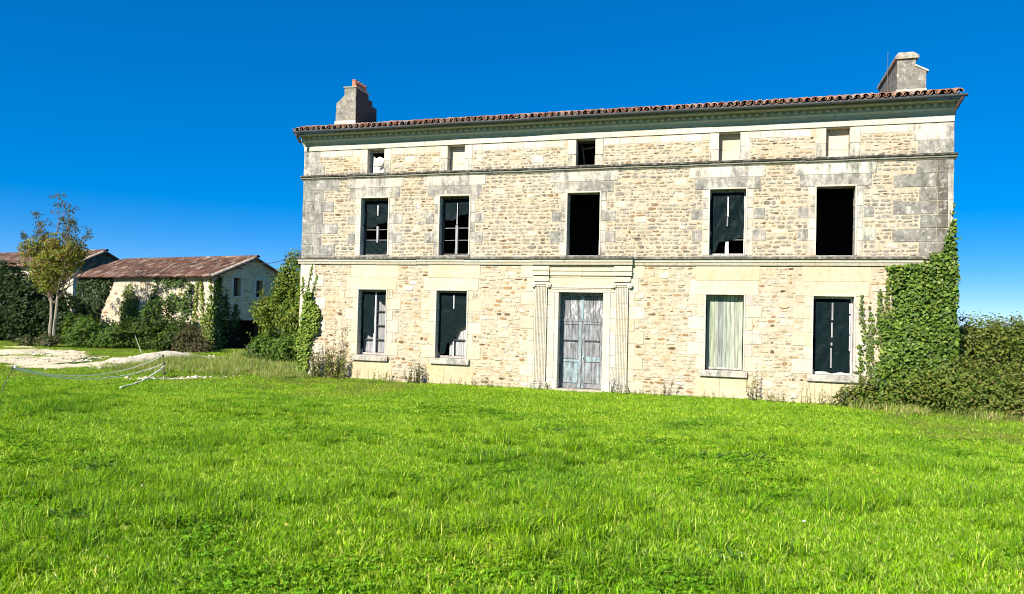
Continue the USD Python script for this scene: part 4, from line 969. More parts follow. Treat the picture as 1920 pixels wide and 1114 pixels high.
# ivy: leaves lying like shingles on a wall
def ivy(name, label, frame, sampler, n, size, cols, seed, probs=None, thick=(.03, .16), group=None, stems=(), org=None):
    R = np.random.default_rng(seed)
    uz = sampler(n, R)
    d = R.uniform(*thick, len(uz)) * (.35 + 1.1 * meshkit.fbm(np.column_stack([uz * 2.2, np.full(len(uz), seed)]), 3, 4))
    P = frame(np.column_stack([uz, d]))
    deep = R.random(len(P)) < .22; P = P - frame.n * (deep * np.minimum(d * .7, .08))[:, None]
    nn = np.tile(frame.n, (len(P), 1)) + R.normal(0, .46, P.shape) + np.array([0, 0, .5])
    t = thing(name, label, 'ivy', org or frame(np.array([uz[:, 0].mean(), 0.0, 0.0])), group)
    mb = MB(); tn = leaf_tints(len(P), cols, R, probs, .38)
    add_leaves(mb, P, nn, R.uniform(.6, 1.2, len(P)) * size, tn, R, spin=np.pi + R.normal(0, .55, len(P)), aspect=.95, fold=.1)
    part(t, 'foliage', mb, M_IVY)
    for s_ in stems: part(t, 'stem', tube(MB(), frame(np.array([[u_, z_, .025] for u_, z_ in s_])), np.linspace(.022, .007, len(s_)), (.13, .10, .07), 5), M_BARK)
    return t
def in_poly(poly, rough=.12, dens=None):
    pl = Polygon(poly); x0, z0, x1, z1 = pl.bounds
    def f(n, R):
        out = []; got = 0
        while got < n:
            q = np.column_stack([R.uniform(x0 - .2, x1 + .2, n), R.uniform(z0, z1 + .2, n)])
            w = q + rough * 2 * (np.stack([meshkit.fbm(np.column_stack([q * 3.1, np.zeros(n)]), 3, 1), meshkit.fbm(np.column_stack([q * 3.1, np.zeros(n)]), 3, 2)], 1) - .5) + R.normal(0, rough * .25, q.shape)
            k = shapely.contains_xy(pl, w[:, 0], w[:, 1])
            if dens is not None: k &= R.random(n) < dens(q)
            out.append(q[k]); got += k.sum()
        return np.vstack(out)[:n]
    return f
def strands(lines, w=.05):
    """Points scattered about climbing strands [(u, z), ...], narrowing upwards."""
    def f(n, R):
        out = []; tot = sum(np.linalg.norm(np.diff(np.array(l), axis=0), axis=1).sum() for l in lines)
        for l in lines:
            l = np.array(l); Ls = np.linalg.norm(np.diff(l, axis=0), axis=1); k = int(n * Ls.sum() / tot)
            s_ = R.random(k) ** 1.25; cum = np.concatenate([[0], np.cumsum(Ls)]) / Ls.sum()
            p = np.column_stack([np.interp(s_, cum, l[:, 0]), np.interp(s_, cum, l[:, 1])])
            out.append(p + R.normal(0, 1, (k, 2)) * (w * (1.5 - 1.2 * s_))[:, None])
        return np.vstack(out)
    return f
IVY = [(.080, .140, .014), (.115, .180, .018), (.045, .085, .010), (.175, .225, .032)]
IVYP = [.35, .33, .2, .12]
poly_r = [(3.42, .0), (3.5, .9), (3.62, 1.5), (3.62, 2.3), (3.9, 2.6), (3.84, 3.3), (3.70, 3.72), (4.45, 3.78), (4.6, 3.92), (5.02, 4.08), (5.17, 4.5), (5.25, 5.4), (5.31, 4.2), (5.34, 3.4), (5.38, 0)]
ivy('ivy_climber', 'dense glossy ivy sheet covering the right corner of the stone house', HF, in_poly(poly_r, .085), 10200, .085, IVY, 51, IVYP, (.03, .25), stems=[[(4.2, 0), (4.3, 1.5), (4.6, 3.2)], [(5.0, 0), (5.1, 2), (5.2, 5.2)], [(3.7, 0), (3.8, 1.6), (4.0, 3.0)]])
SG = Frame((HX1, 21.5, 0), (0, 1, 0), (1, 0, 0))
ivy('ivy_climber', 'ivy wrapping round onto the right gable of the stone house', SG, in_poly([(-.2, 0), (-.1, 3.7), (.05, 4.5), (.4, 3.9), (1.6, 3.4), (2.2, 0)], .1), 4200, .085, IVY, 52, IVYP, (.02, .10))
ln = [[(3.5, .9), (3.3, 1.7), (3.15, 2.3), (3.12, 2.95)], [(3.62, 1.6), (3.55, 2.3), (3.58, 3.1)], [(3.7, 1.9), (3.72, 2.6), (3.75, 3.4)], [(3.4, 1.6), (3.38, 2.3), (3.32, 2.65)], [(3.2, .3), (3.12, .9), (3.1, 1.65)], [(3.45, .2), (3.33, 1.1), (3.3, 1.5)], [(3.35, 0), (3.2, .5), (3.02, .8)]]
ivy('ivy_climber', 'thin ivy runners creeping up the bare wall left of the thick ivy', HF, strands(ln, .055), 1100, .07, IVY + [(.12, .15, .03)], 53, None, (.015, .06), stems=ln)
G_IV2 = [(.17, .25, .024), (.13, .21, .020), (.21, .25, .032), (.09, .15, .015)]
poly_l = [(-13.9, 0), (-13.92, 1.6), (-13.74, 2.3), (-13.66, 2.8), (-13.48, 2.75), (-13.36, 2.3), (-13.12, 2.1), (-13.22, 1.5), (-13.5, 1.1), (-13.55, .2)]
ivy('ivy_climber', 'yellow green ivy on the left corner of the stone house', HF, in_poly(poly_l, .10), 2700, .085, G_IV2, 54, None, (.03, .19), stems=[[(-13.8, 0), (-13.7, 1.5), (-13.5, 2.8)]])
ln = [[(-13.7, 2.6), (-13.62, 3.1), (-13.5, 3.75)], [(-13.5, 2.6), (-13.42, 3.0), (-13.3, 3.35)], [(-13.85, 2.7), (-13.84, 3.3)]]
ivy('ivy_climber', 'fine ivy runners reaching for the string course at left corner', HF, strands(ln, .04), 260, .06, G_IV2, 55, None, (.015, .05), stems=ln)
# barn ivies
ivy('ivy_climber', 'dark ivy blanket on the left end of the barn front', BF, in_poly([(8.3, 3.75), (8.9, 2.9), (9.3, 2.2), (9.7, 1.4), (9.6, .3), (11.8, .2), (11.9, 3.75)], .16), 4200, .12, G_DARK + [(.04, .08, .014)], 56, None, (.03, .25))
ivy('ivy_climber', 'yellow green ivy column in the middle of the barn front', BF, in_poly([(5.9, 0), (6.0, 2.0), (6.2, 2.7), (6.6, 3.4), (7.2, 3.3), (7.6, 2.2), (7.5, 0)], .2, lambda q: np.where(q[:, 1] > 2.2, .55, 1.0)), 1900, .11, G_YEL + G_MID, 57, None, (.03, .22))
ivy('ivy_climber', 'broad dark green ivy mass on the barn front under the eave', BF, in_poly([(1.6, 0), (1.5, 3.4), (2.2, 3.7), (3.2, 3.78), (4.6, 3.7), (4.9, 2.8), (4.75, 2.0), (5.4, 1.3), (5.6, 0)], .25, lambda q: np.clip(3.2 * meshkit.fbm(np.column_stack([q * 1.3, np.ones(len(q))]), 3, 3) - 1.12, .0, 1)), 3900, .12, G_MID + G_DARK, 58, None, (.03, .35))
ivy('ivy_climber', 'straggling ivy on the pale right end of the barn front', BF, strands([[(.12, 0), (.1, 2), (.2, 3.7)], [(.5, .2), (.7, 1.6), (.9, 3.6)], [(1.2, 0), (1.3, 2), (1.15, 3.6)], [(.3, 0), (.35, 1.5), (.3, 2.4)]], .13), 1500, .11, G_MID + G_YEL, 59, None, (.02, .14))
ivy('ivy_climber', 'shaded ivy strands on the barn gable by its dark opening', BG, strands([[(.45, 0), (.4, 2), (.3, 3.8)], [(.9, 1.3), (.8, 2.2), (.75, 2.9)], [(1.5, 1.2), (1.45, 2.0), (1.4, 2.4)], [(.1, 0), (.1, 3.6)]], .16), 1500, .11, G_DARK + G_MID, 60, None, (.02, .16))

# shrubs along the barn
bush('shrub', 'low bright green bramble shrub by the pale barn wall, left of the yellow ivy', 'shrub', [(-31.6, 29.6, .5, 1.3, .9, .95), (-30.2, 29.9, .5, 1.2, .9, .8), (-32.6, 30.2, .7, 1.0, .9, 1.0)], 6500, .13, G_MID + [(.075, .135, .02)], 71, None, shoots=6)
bush('shrub', 'tall leafy shrub against the middle of the barn front', 'shrub', [(-29.3, 30.4, .6, 1.0, .8, .9), (-28.0, 30.5, 1.0, .95, .8, 1.5), (-27.6, 30.1, .5, 1.2, .9, .8)], 7000, .13, G_MID + G_DARK, 72, None, shoots=8)
bush('shrub', 'dark green shrub between the leaning stick and barn corner', 'shrub', [(-26.6, 30.0, .6, 1.0, .8, .9), (-26.0, 30.2, .4, .8, .7, .7)], 3800, .12, G_MID + G_DARK, 73, None, shoots=5)
bush('shrub', 'withered brown shrub at the foot of the barn corner', 'shrub', [(-25.3, 29.6, .4, .8, .5, .9), (-24.7, 29.7, .2, .7, .5, .5)], 2000, .10, [(.10, .065, .035), (.075, .05, .03), (.15, .11, .05), (.07, .085, .022), (.09, .11, .025)], 74, None, thr=.40, shoots=6)
bush('shrub', 'small low plant with pale leaves at the foot of the young tree', 'shrub', [(-33.0, 28.7, .25, .7, .5, .4), (-34.3, 28.6, .2, .5, .4, .35)], 900, .14, [(.07, .12, .03), (.16, .11, .07), (.10, .13, .05)], 75, None, stems=3)
# big dark hedge at far left
bush('hedge', 'tall dark overgrown hedge filling the far left edge', 'hedge', [(-40.0, 31.6, 2.2, 2.6, 1.3, 2.3), (-37.4, 31.4, 1.8, 1.9, 1.2, 2.0), (-43.0, 31.8, 2.6, 2.4, 1.4, 2.6), (-35.4, 31.5, 1.3, 1.3, 1.0, 1.5)], 27000, .17, G_DARK, 76, None, shoots=10, shoot_len=1.2, stems=9)
bush('tree', 'dark green tree tip rising at the left picture edge', 'tree', [(-40.9, 31.0, 4.0, .9, .8, 1.6), (-41.6, 31.2, 3.0, 1.3, 1.0, 1.6)], 3000, .15, G_DARK + [(.035, .07, .02)], 77, None, stems=6, shoots=6, shoot_len=.9)
# elder bush between barn and house
bush('bush', 'big rounded yellow green bush between barn and stone house', 'bush', [(-17.5, 26.4, 1.7, 1.3, 1.1, 1.4), (-16.7, 26.0, 2.8, 1.2, 1.0, 1.6), (-18.6, 26.8, 2.1, .9, .8, .6), (-16.2, 25.6, 1.6, 1.0, .9, 1.8), (-17.2, 26.2, 3.1, .8, .7, 1.1)], 12000, .12, G_YEL + G_MID, 78, None, shoots=26, shoot_len=1.0, stems=9)
bush('bush', 'dark low bush under the yellow green bush beside the barn opening', 'bush', [(-18.6, 26.2, .4, .8, .6, .6), (-17.5, 25.6, .5, 1.1, .8, .8), (-16.4, 25.0, .5, .9, .7, .8)], 4600, .12, G_MID + [(.07, .12, .02)], 79, None, shoots=5)
# bramble hedge on the right
G_BR = [(.110, .155, .020), (.145, .180, .026), (.185, .195, .040), (.075, .115, .014), (.19, .15, .05)]
PB = [.32, .28, .17, .18, .05]
bush('hedge', 'long dense bramble hedge running off beyond the right corner', 'hedge', [(6.1, 23.0, 1.0, 1.2, 1.5, 1.4), (7.5, 23.4, 1.0, 1.5, 1.5, 1.5), (9.0, 23.8, 1.0, 1.6, 1.6, 1.6), (11.0, 24.4, 1.2, 1.8, 1.7, 1.8), (13.5, 25, 1.2, 2.2, 1.8, 1.9), (17, 26, 1.2, 2.6, 2, 2.0), (6.9, 23.0, 1.9, 1.1, .9, .45), (8.2, 23.3, 1.95, 1.1, .9, .5), (9.5, 23.6, 2.0, 1.2, .9, .5)], 48000, .085, G_BR, 81, PB, shoots=70, shoot_len=.5, clump=2.2, thr=.34)
bush('bush', 'bramble mound spilling from the ivy corner over the grass', 'bush', [(4.5, 21.4, .35, .8, .7, .7), (5.3, 21.2, .45, .9, .9, .85), (6.0, 20.9, .4, .8, .8, .7)], 8500, .085, G_BR + IVY[:1], 82, [.28, .25, .15, .14, .04, .14], shoots=16, shoot_len=.5, clump=2.4, thr=.40)
bush('bush', 'bramble mound with dry yellow leaves at the right edge', 'bush', [(6.8, 20.9, .4, .8, .7, .65), (7.6, 21.4, .45, 1.0, .8, .9), (6.3, 20.3, .12, .5, .35, .25)], 6500, .085, G_BR + [(.20, .17, .07), (.17, .12, .06)], 83, [.22, .2, .18, .14, .06, .12, .08], shoots=10, shoot_len=.45, clump=2.4, thr=.40)
bush('bush', 'low weedy bush at wall foot under the right black window', 'bush', [(2.9, 21.15, .15, .45, .25, .45), (3.25, 21.1, .2, .4, .3, .5)], 1300, .075, G_BR + IVY, 84, None, stems=3, shoots=8, shoot_len=.5)

# the young tree on the left: two pale stems, dense crown, long sparse shoots on top
def young_tree():
    R = np.random.default_rng(90); base = np.array([-33.1, 29.0, 0.0])
    t = thing('tree', 'young tree with two pale stems, yellowing crown and sparse top', 'tree', base)
    tips = []
    def limb(p0, p1, r0_, r1_, mb, k=5, wob=.06):
        s_ = np.linspace(0, 1, k)[:, None]; P = p0 * (1 - s_) + p1 * s_; P[1:-1] += R.normal(0, wob, (k - 2, 3)); tube(mb, P, np.linspace(r0_, r1_, k), (.27, .235, .17) if r0_ > .045 else (.20, .15, .10), 7); return P
    for s_, topx in ((-1, -.42), (1, .40)):
        mb = MB(); p0 = base + np.array([s_ * .10, 0, -.1]); p1 = base + np.array([topx, R.normal(0, .1), 3.1]); limb(p0, p1, .085, .055, mb, 7, .03); part(t, 'trunk', mb, M_BARK)
        mb = MB()
        for i in range(10):
            st_ = p0 + (p1 - p0) * R.uniform(.72, 1.0); d = np.array([s_ * R.uniform(-.3, 1.5) * .9, R.normal(0, .6), R.uniform(1.0, 2.7)]); e = st_ + d
            limb(st_, e, .035, .012, mb); tips.append((st_, e))
        part(t, 'limb', mb, M_BARK)
    lf = MB(); cols = [(.210, .255, .022), (.165, .220, .020), (.25, .240, .030), (.115, .165, .016), (.25, .16, .04)]
    lob = [(-33.4, 29, 4.2, 1.15, 1.0, 1.15), (-32.6, 29, 4.5, .95, .9, .95), (-34.3, 29, 4.9, .8, .8, .7), (-33.2, 29, 5.2, 1.0, .9, .65), (-32.0, 29.1, 4.9, .6, .6, .55), (-33.3, 28.9, 3.3, .75, .7, .65)]
    P, N = lobe_points(lob, 6000, R, 1.9, .48, .45); hz = (P[:, 2] - 3) / 3
    tn = leaf_tints(len(P), cols, R); warm_ = .6 * np.clip(hz, 0, 1)[:, None] * R.random((len(P), 1)); tn = tn * (1 - warm_ * .6) + np.array([.27, .15, .05]) * warm_ * .6
    add_leaves(lf, P, N + [0, -.2, .3] + R.normal(0, .6, P.shape), R.uniform(.09, .17, len(P)), tn, R, aspect=.5)
    br = MB()
    for (x_, zt, x0_) in ((-32.85, 7.75, -33.1), (-33.2, 7.4, -33.2), (-32.3, 7.0, -32.9), (-31.45, 6.95, -32.4), (-33.9, 6.7, -33.5), (-34.5, 6.35, -33.8), (-31.1, 5.9, -32.0), (-32.6, 6.4, -32.8), (-35.4, 5.7, -34.2), (-33.6, 6.2, -33.4), (-31.6, 6.3, -32.2), (-35.9, 5.2, -34.6)):
        p0 = np.array([x0_, 29 + R.normal(0, .2), 4.6]); p1 = np.array([x_, 29 + R.normal(0, .4), zt]); Pp = limb(p0, p1, .025, .008, br, 6, .05)
        for q in range(9):
            s0 = R.uniform(.45, 1.0) if q else 1.0; c = p0 + (p1 - p0) * s0; k = 14
            dirn = np.array([R.normal(0, .7), R.normal(0, .5), R.uniform(-.1, .5)]); tw = c + dirn * R.uniform(.12, .3); tube(br, [c, tw], [.006, .003], (.2, .15, .1), 4)
            pp = tw + R.normal(0, .085, (k, 3)); add_leaves(lf, pp, R.normal(0, 1, (k, 3)) + [0, -.2, .2], R.uniform(.08, .14, k), leaf_tints(k, [(.075, .10, .03), (.11, .12, .04), (.16, .11, .05)], R), R, spin=np.pi + R.normal(0, .8, k), aspect=.42)
    part(t, 'crown', lf, M_LEAF); part(t, 'branch', br, M_BARK)
young_tree()

# ------------------------------------------------------------------ gravel patches
def heap(name, label, cx, cy, rx, ry, h, seed, ang=0.0, tint=(.58, .485, .32)):
    nu, nv = 70, 46; u, v = np.meshgrid(np.linspace(-1.15, 1.15, nu), np.linspace(-1.15, 1.15, nv), indexing='ij')
    c, s_ = math.cos(ang), math.sin(ang); x_ = cx + u * rx * c - v * ry * s_; y_ = cy + u * rx * s_ + v * ry * c
    p = np.stack([x_, y_, np.full_like(x_, seed)], -1); rr = np.sqrt(u ** 2 + v ** 2)
    z_ = h * (1.0 - rr ** 2) + (.16 + h * .5) * (meshkit.fbm(p * .8, 4, seed) - .5) * 1.8 + .05 * (meshkit.fbm(p * 5, 3, seed + 1) - .5) + .01
    z_ = np.where(rr > 1.1, -.08, z_)
    mb = MB(); mb.add(np.stack([x_, y_, ground_z(x_, y_) + np.maximum(z_, -.08)], -1).reshape(-1, 3), grid_faces(nu, nv), tint)
    return single(name, mb, M_SAND, label, None, 'structure')
HEAPS = [(-27.8, 23.7, 6.9, 2.3, .07, -.60), (-23.2, 25.0, 4.7, 1.0, .17, 2.0), (-22.0, 26.6, 1.7, 1.3, .05, .3), (-16.2, 18.6, 1.9, .45, .012, .7)]
heap('gravel_path', 'pale limestone gravel strip before the dark hedge', *HEAPS[0][:5], 61, HEAPS[0][5])
heap('gravel_mound', 'low pale gravel mound before the barn shrubs', *HEAPS[1][:5], 62, HEAPS[1][5], (.54, .47, .34))
heap('gravel_patch', 'stony bare patch behind the rope post', *HEAPS[2][:5], 63, HEAPS[2][5], (.46, .41, .33))
heap('gravel_patch', 'thin bare gravel streak in the grass right of the ropes', *HEAPS[3][:5], 64, HEAPS[3][5], (.50, .45, .36))

# broken limestone lying on the gravel and along its edges
def rubble_bits(n, seed):
    R = np.random.default_rng(seed); mb = MB(); base = np.array([[1, 0, 0], [-1, 0, 0], [0, 1, 0], [0, -1, 0], [0, 0, 1], [0, 0, -1.0]])
    F = np.array([[0, 2, 4], [2, 1, 4], [1, 3, 4], [3, 0, 4], [2, 0, 5], [1, 2, 5], [3, 1, 5], [0, 3, 5]])
    for i in range(n):
        cx, cy, rx, ry, h, an = HEAPS[[0, 0, 1, 1, 2, 2, 3][i % 7]]
        r = math.sqrt(R.random()) * 1.12; a = R.uniform(0, 2 * math.pi); u, v = r * math.cos(a) * rx, r * math.sin(a) * ry
        x_, y_ = cx + u * math.cos(an) - v * math.sin(an), cy + u * math.sin(an) + v * math.cos(an)
        sz = min(R.lognormal(-3.3, .5), .085); z_ = float(ground_z(x_, y_)) + max(0, h * (1 - r * r)) + sz * .3
        V = base * R.uniform(.6, 1.3, (6, 1)) * np.array([1, 1, .6]) * sz; c, s_ = math.cos(a * 5), math.sin(a * 5)
        V = V @ np.array([[c, s_, 0], [-s_, c, 0], [0, 0, 1]]) + R.normal(0, sz * .12, (6, 3)) + np.array([x_, y_, z_])
        mb.add(V, F, np.array([(.60, .51, .36), (.52, .43, .29), (.40, .36, .29), (.66, .60, .47)][R.integers(4)]) * R.uniform(.8, 1.1))
    return mb
single('gravel_stones', rubble_bits(1500, 65), M_SAND, 'loose broken limestone scattered over the gravel', None, 'stuff')

# ------------------------------------------------------------------ rope barrier, stick, cable
def gzf(x_, y_): return float(ground_z(x_, y_))
pr_ = np.array([-16.95, 18.8]); pl_ = np.array([-15.42, 12.5])
t = thing('rope_post', 'thin dark steel stake holding the rope ends, before the gravel mound', 'stake', (*pr_, gzf(*pr_)), None)
mb = MB(); z0 = gzf(*pr_); tube(mb, [(pr_[0] + .06, pr_[1], z0 - .1), (pr_[0], pr_[1], z0 + .35), (pr_[0] - .06, pr_[1], z0 + .70)], [.012, .012, .011], (.05, .045, .045), 6); part(t, 'stake', mb, M_METAL)
for q, o in ((.66, -.05), (.42, 0), (.12, .04)):
    mb = MB(); cbox(mb, (pr_[0] + o - .035, pr_[1] - .035, z0 + q - .03), (pr_[0] + o + .035, pr_[1] + .03, z0 + q + .03), (.03, .03, .03), .01); part(t, 'insulator', mb, M_METAL)
t = thing('rope_post', 'thin leaning stake holding the near rope ends at left edge', 'stake', (*pl_, gzf(*pl_)), None)
mb = MB(); z1 = gzf(*pl_); tube(mb, [(pl_[0] + .02, pl_[1] - .28, z1 - .1), (pl_[0] + .0, pl_[1] - .05, z1 + .4), (pl_[0] - .03, pl_[1] + .1, z1 + .60)], [.010, .010, .009], (.07, .05, .045), 6); part(t, 'stake', mb, M_METAL)
mb = MB(); cbox(mb, (pl_[0] - .06, pl_[1] + .06, z1 + .56), (pl_[0] + .01, pl_[1] + .12, z1 + .63), (.03, .03, .03), .012); part(t, 'insulator', mb, M_METAL)
mb = MB(); cbox(mb, (pl_[0] + .01, pl_[1] + .06, z1 + .58), (pl_[0] + .06, pl_[1] + .11, z1 + .64), (.7, .68, .62), .012); part(t, 'rope_knot', mb, M_ROPE)
def rope(label, a, b, sag, rad, tint, seed):
    R = np.random.default_rng(seed); s_ = np.linspace(0, 1, 40)[:, None]; P = np.array(a) * (1 - s_) + np.array(b) * s_; P[:, 2] -= sag * 4 * (s_ * (1 - s_))[:, 0]; P += R.normal(0, .006, P.shape)
    P[:, 2] = np.maximum(P[:, 2], ground_z(P[:, 0], P[:, 1]) + .05)
    mb = MB(); tube(mb, P, rad, tint, 6); single('rope', mb, M_ROPE, label, 'rope')
rope('white rope sagging between the two stakes, upper of the pair', (pr_[0] - .05, pr_[1], z0 + .66), (pl_[0] - .02, pl_[1] + .1, z1 + .60), .36, .014, (.85, .79, .60), 1)
rope('white rope sagging lowest between the two stakes', (pr_[0], pr_[1], z0 + .42), (pl_[0] - .02, pl_[1] + .1, z1 + .58), .34, .017, (.85, .79, .60), 2)
rope('thick loose white rope hanging from the stake down into the grass', (pr_[0] + .02, pr_[1], z0 + .36), (-14.75, 14.9, gzf(-14.75, 14.9) + .09), .12, .023, (.85, .79, .60), 3)
mb = MB(); tube(mb, [(-26.56, 27.6, .82), (-26.3, 27.55, .4), (-26.0, 27.5, -.05)], [.012, .016, .02], (.38, .34, .28), 6); single('stick', mb, M_BARK, 'grey stick leaning against the shrubs before the barn', 'stick')
s_ = np.linspace(0, 1, 24)[:, None]; P = np.array([-25.55, 33.6, 4.65]) * (1 - s_) + np.array([-13.98, 22.2, 4.25]) * s_; P[:, 2] -= .25 * 4 * (s_ * (1 - s_))[:, 0]
mb = MB(); tube(mb, P, .014, (.03, .03, .03), 5); single('power_cable', mb, M_METAL, 'black overhead cable from the barn gable to the stone house', 'cable')

# ------------------------------------------------------------------ weeds at the foot of the wall
def weed(label, x, y, h, n_st, spread, cols, seed, leaf=.06, group=None, dens=26, lean=.12, name='weed', cat='weed'):
    R = np.random.default_rng(seed); g = gzf(x, y); t = thing(name, label, cat, (x, y, g), group); lf, sm = MB(), MB()
    for i in range(n_st):
        b0 = np.array([x + R.normal(0, spread * .5), y + R.normal(0, .06), g]); hh = h * R.uniform(.55, 1.0) if i else h
        e = b0 + np.array([R.normal(0, lean) * hh, R.normal(0, .06), hh]); m_ = (b0 + e) / 2 + np.array([R.normal(0, .03), 0, 0])
        tube(sm, [b0, m_, e], [.007, .005, .003], cols[-1], 4)
        k = int(1.7 * dens * hh / .6); q = R.uniform(.05, 1, k)[:, None]; pp = b0 * (1 - q) ** 2 + 2 * q * (1 - q) * m_ + q ** 2 * e
        az_ = R.uniform(0, 2 * np.pi, k); off = np.column_stack([np.cos(az_), np.sin(az_) * .6, R.uniform(-.2, .6, k)]) * leaf * .6
        add_leaves(lf, pp + off, off / leaf + R.normal(0, .5, (k, 3)) + [0, -.2, .5], R.uniform(.5, 1.15, k) * leaf * (1.2 - .6 * q[:, 0]), leaf_tints(k, cols, R), R, aspect=.45)
    part(t, 'leaves', lf, M_LEAF); part(t, 'stem', sm, M_BARK)
C_W = [(.13, .19, .03), (.19, .21, .05), (.09, .15, .02), (.16, .14, .06)]
C_DRY = [(.17, .12, .055), (.12, .10, .045), (.11, .13, .04), (.10, .075, .045)]
weed('tall withered brown weed stalk left of the first lower window', -12.40, 21.3, 1.85, 4, .25, C_DRY, 101, .08, dens=18, lean=.08)
weed('bushy yellowing weed at the wall foot under the first lower window', -12.35, 21.15, 1.0, 22, .7, [(.20, .25, .03), (.28, .29, .06), (.14, .20, .025), (.24, .20, .07), (.14, .12, .05)], 102, .09)
weed('dry seeding weed beside the left house corner', -12.95, 21.15, 1.25, 12, .5, [(.13, .17, .04), (.20, .18, .09), (.10, .13, .03), (.12, .10, .05)], 103, .085)
weed('tall dark weed clump between the two left lower windows', -9.5, 21.2, .82, 9, .34, [(.10, .14, .03), (.15, .15, .045), (.07, .10, .025), (.09, .075, .04)], 104, .08)
weed('low thin weeds under the sill of the first lower window', -10.6, 21.2, .42, 9, .9, C_W, 105, .055)
weed('thin upright weed between the door jamb and right pilaster', -3.42, 21.15, .80, 2, .05, [(.06, .09, .025), (.08, .10, .03), (.07, .06, .04)], 106, .05, lean=.03)
weed('low weeds at the foot of the right pilaster', -3.0, 21.15, .42, 7, .35, C_W, 107, .055)
weed('reddish stalk weed on the wall midway from door to shutter', -1.95, 21.2, .62, 3, .08, C_DRY, 108, .06)
weed('tall feathery weed beside the green shutter', .42, 21.15, 1.05, 5, .22, [(.12, .17, .04), (.17, .19, .06), (.10, .09, .05)], 109, .06, lean=.2)
weed('two thin bending stalks left of the right black window', 1.62, 21.15, .88, 3, .25, [(.12, .11, .05), (.15, .12, .07), (.13, .1, .07)], 110, .045, dens=9, lean=.1)
weed('low leafy weeds between shutter and right black window', 1.2, 21.15, .38, 12, .8, C_W, 111, .065)
weed('ragged weed beneath the sill of the right black window', 2.45, 21.15, .55, 8, .35, C_W, 112, .065)
weed('small weeds along the wall left of the left pilaster', -6.8, 21.2, .30, 12, 1.2, C_W, 113, .05)
weed('small weeds at the foot of the left pilaster', -5.4, 21.15, .32, 7, .35, C_W, 114, .055)
weed('short weeds along the wall right of the right pilaster', -2.3, 21.2, .28, 9, .6, C_W, 115, .05)
weed('short weeds on the wall below the green shutter', -.6, 21.2, .26, 10, .8, C_W, 116, .05)
weed('short weeds under the second lower window', -8.4, 21.2, .28, 10, .9, C_W, 117, .05)

# broad leaved docks in the lawn
def dock_mesh(seed, n, L, spread):
    R = np.random.default_rng(seed); mb = MB(); az_ = R.uniform(0, 2 * np.pi, n); el = R.uniform(.1, .75, n); ln_ = L * R.uniform(.6, 1.2, n)
    d = np.column_stack([np.cos(az_) * np.cos(el), np.sin(az_) * np.cos(el), np.sin(el)]); side = np.column_stack([-np.sin(az_), np.cos(az_), np.zeros(n)]); nn = np.cross(side, -d)
    for i in range(n):
        s_ = np.linspace(0, 1, 6); c = d[i] * s_[:, None] * ln_[i] - np.array([0, 0, .35]) * (s_[:, None] ** 2) * ln_[i] * R.uniform(.2, 1); w_ = ln_[i] * .17 * np.sin(np.pi * np.clip(s_ * .93 + .05, 0, 1))
        V = np.concatenate([c - side[i] * w_[:, None] + nn[i] * .01, c - nn[i] * .01, c + side[i] * w_[:, None] + nn[i] * .01]); 
        F = [[k, k + 1, 7 + k, 6 + k] for k in range(5)] + [[6 + k, 7 + k, 13 + k, 12 + k] for k in range(5)]
        mb.add(V + np.array([R.normal(0, spread * .5), R.normal(0, spread * .35), .035]), F, leaf_tints(1, [(.07, .16, .018), (.09, .19, .022), (.11, .20, .035)], R)[0])
    return mb
DOCKS = [(-2.95, 12.3, 1.2, 'low dark dock clump in the lawn straight before the door'), (-.05, 10.2, 1.5, 'widest dark dock clump in the lawn before the green shutter'),
         (-2.8, 9.1, 1.1, 'small dock clump in the lawn nearest the picture centre'), (-6.5, 6.2, 1.0, 'dock clump in the left lawn nearer than the rope stakes'),
         (-1.2, 11.3, .9, 'little dock clump in the lawn between door and green shutter'), (-4.95, 4.62, .8, 'shiny dock leaves at the lower left corner of the lawn'),
         (-.1, 5.55, .7, 'broad dock leaves at the bottom edge right of the middle')]
for i, (x_, y_, sc_, lb_) in enumerate(DOCKS):
    t = thing('dock_plant', lb_, 'weed', (x_, y_, gzf(x_, y_)), 'dock plants scattered in the lawn')
    put_mesh(t.path + '/leaves', dock_mesh(200 + i, int(40 * sc_), .12 * (.7 + .3 * sc_), .33 * sc_), M_LEAF, np.zeros(3))

# ------------------------------------------------------------------ grass
def tuft(seed, n, rad, h0, h1, cols, w=.0050, lean=1.0):
    R = np.random.default_rng(seed); mb = MB()
    az_ = R.uniform(0, 2 * np.pi, n); r = np.sqrt(R.random(n)) * rad; b = np.column_stack([r * np.cos(az_), r * np.sin(az_), np.full(n, -.01)])
    h = R.uniform(h0, h1, n); da = R.uniform(0, 2 * np.pi, n); ln_ = np.abs(R.normal(0, lean, n)); dv = np.column_stack([np.cos(da), np.sin(da), np.zeros(n)])
    sa = da + np.pi / 2 + R.normal(0, .5, n); sd_ = np.column_stack([np.cos(sa), np.sin(sa), np.zeros(n)]); ww = w * R.uniform(.7, 1.4, n)[:, None]
    q1 = b + dv * (h * ln_ * .25)[:, None] + np.array([0, 0, 1.0]) * (h * .55)[:, None]; q2 = b + dv * (h * ln_ * .95)[:, None] + np.array([0, 0, 1.0]) * (h * (1 - .25 * ln_ ** 2).clip(.35))[:, None]
    V = np.stack([b - sd_ * ww, b + sd_ * ww, q1 + sd_ * ww * .8, q1 - sd_ * ww * .8, q2], 1).reshape(-1, 3); k = (np.arange(n) * 5)[:, None]
    F = np.vstack([k + np.array(f_)[None] for f_ in ([0, 1, 2], [0, 2, 3], [3, 2, 4])])
    t_ = np.repeat(leaf_tints(n, cols, R, None, .5), 5, 0); mb.add(V, F, t_); return mb
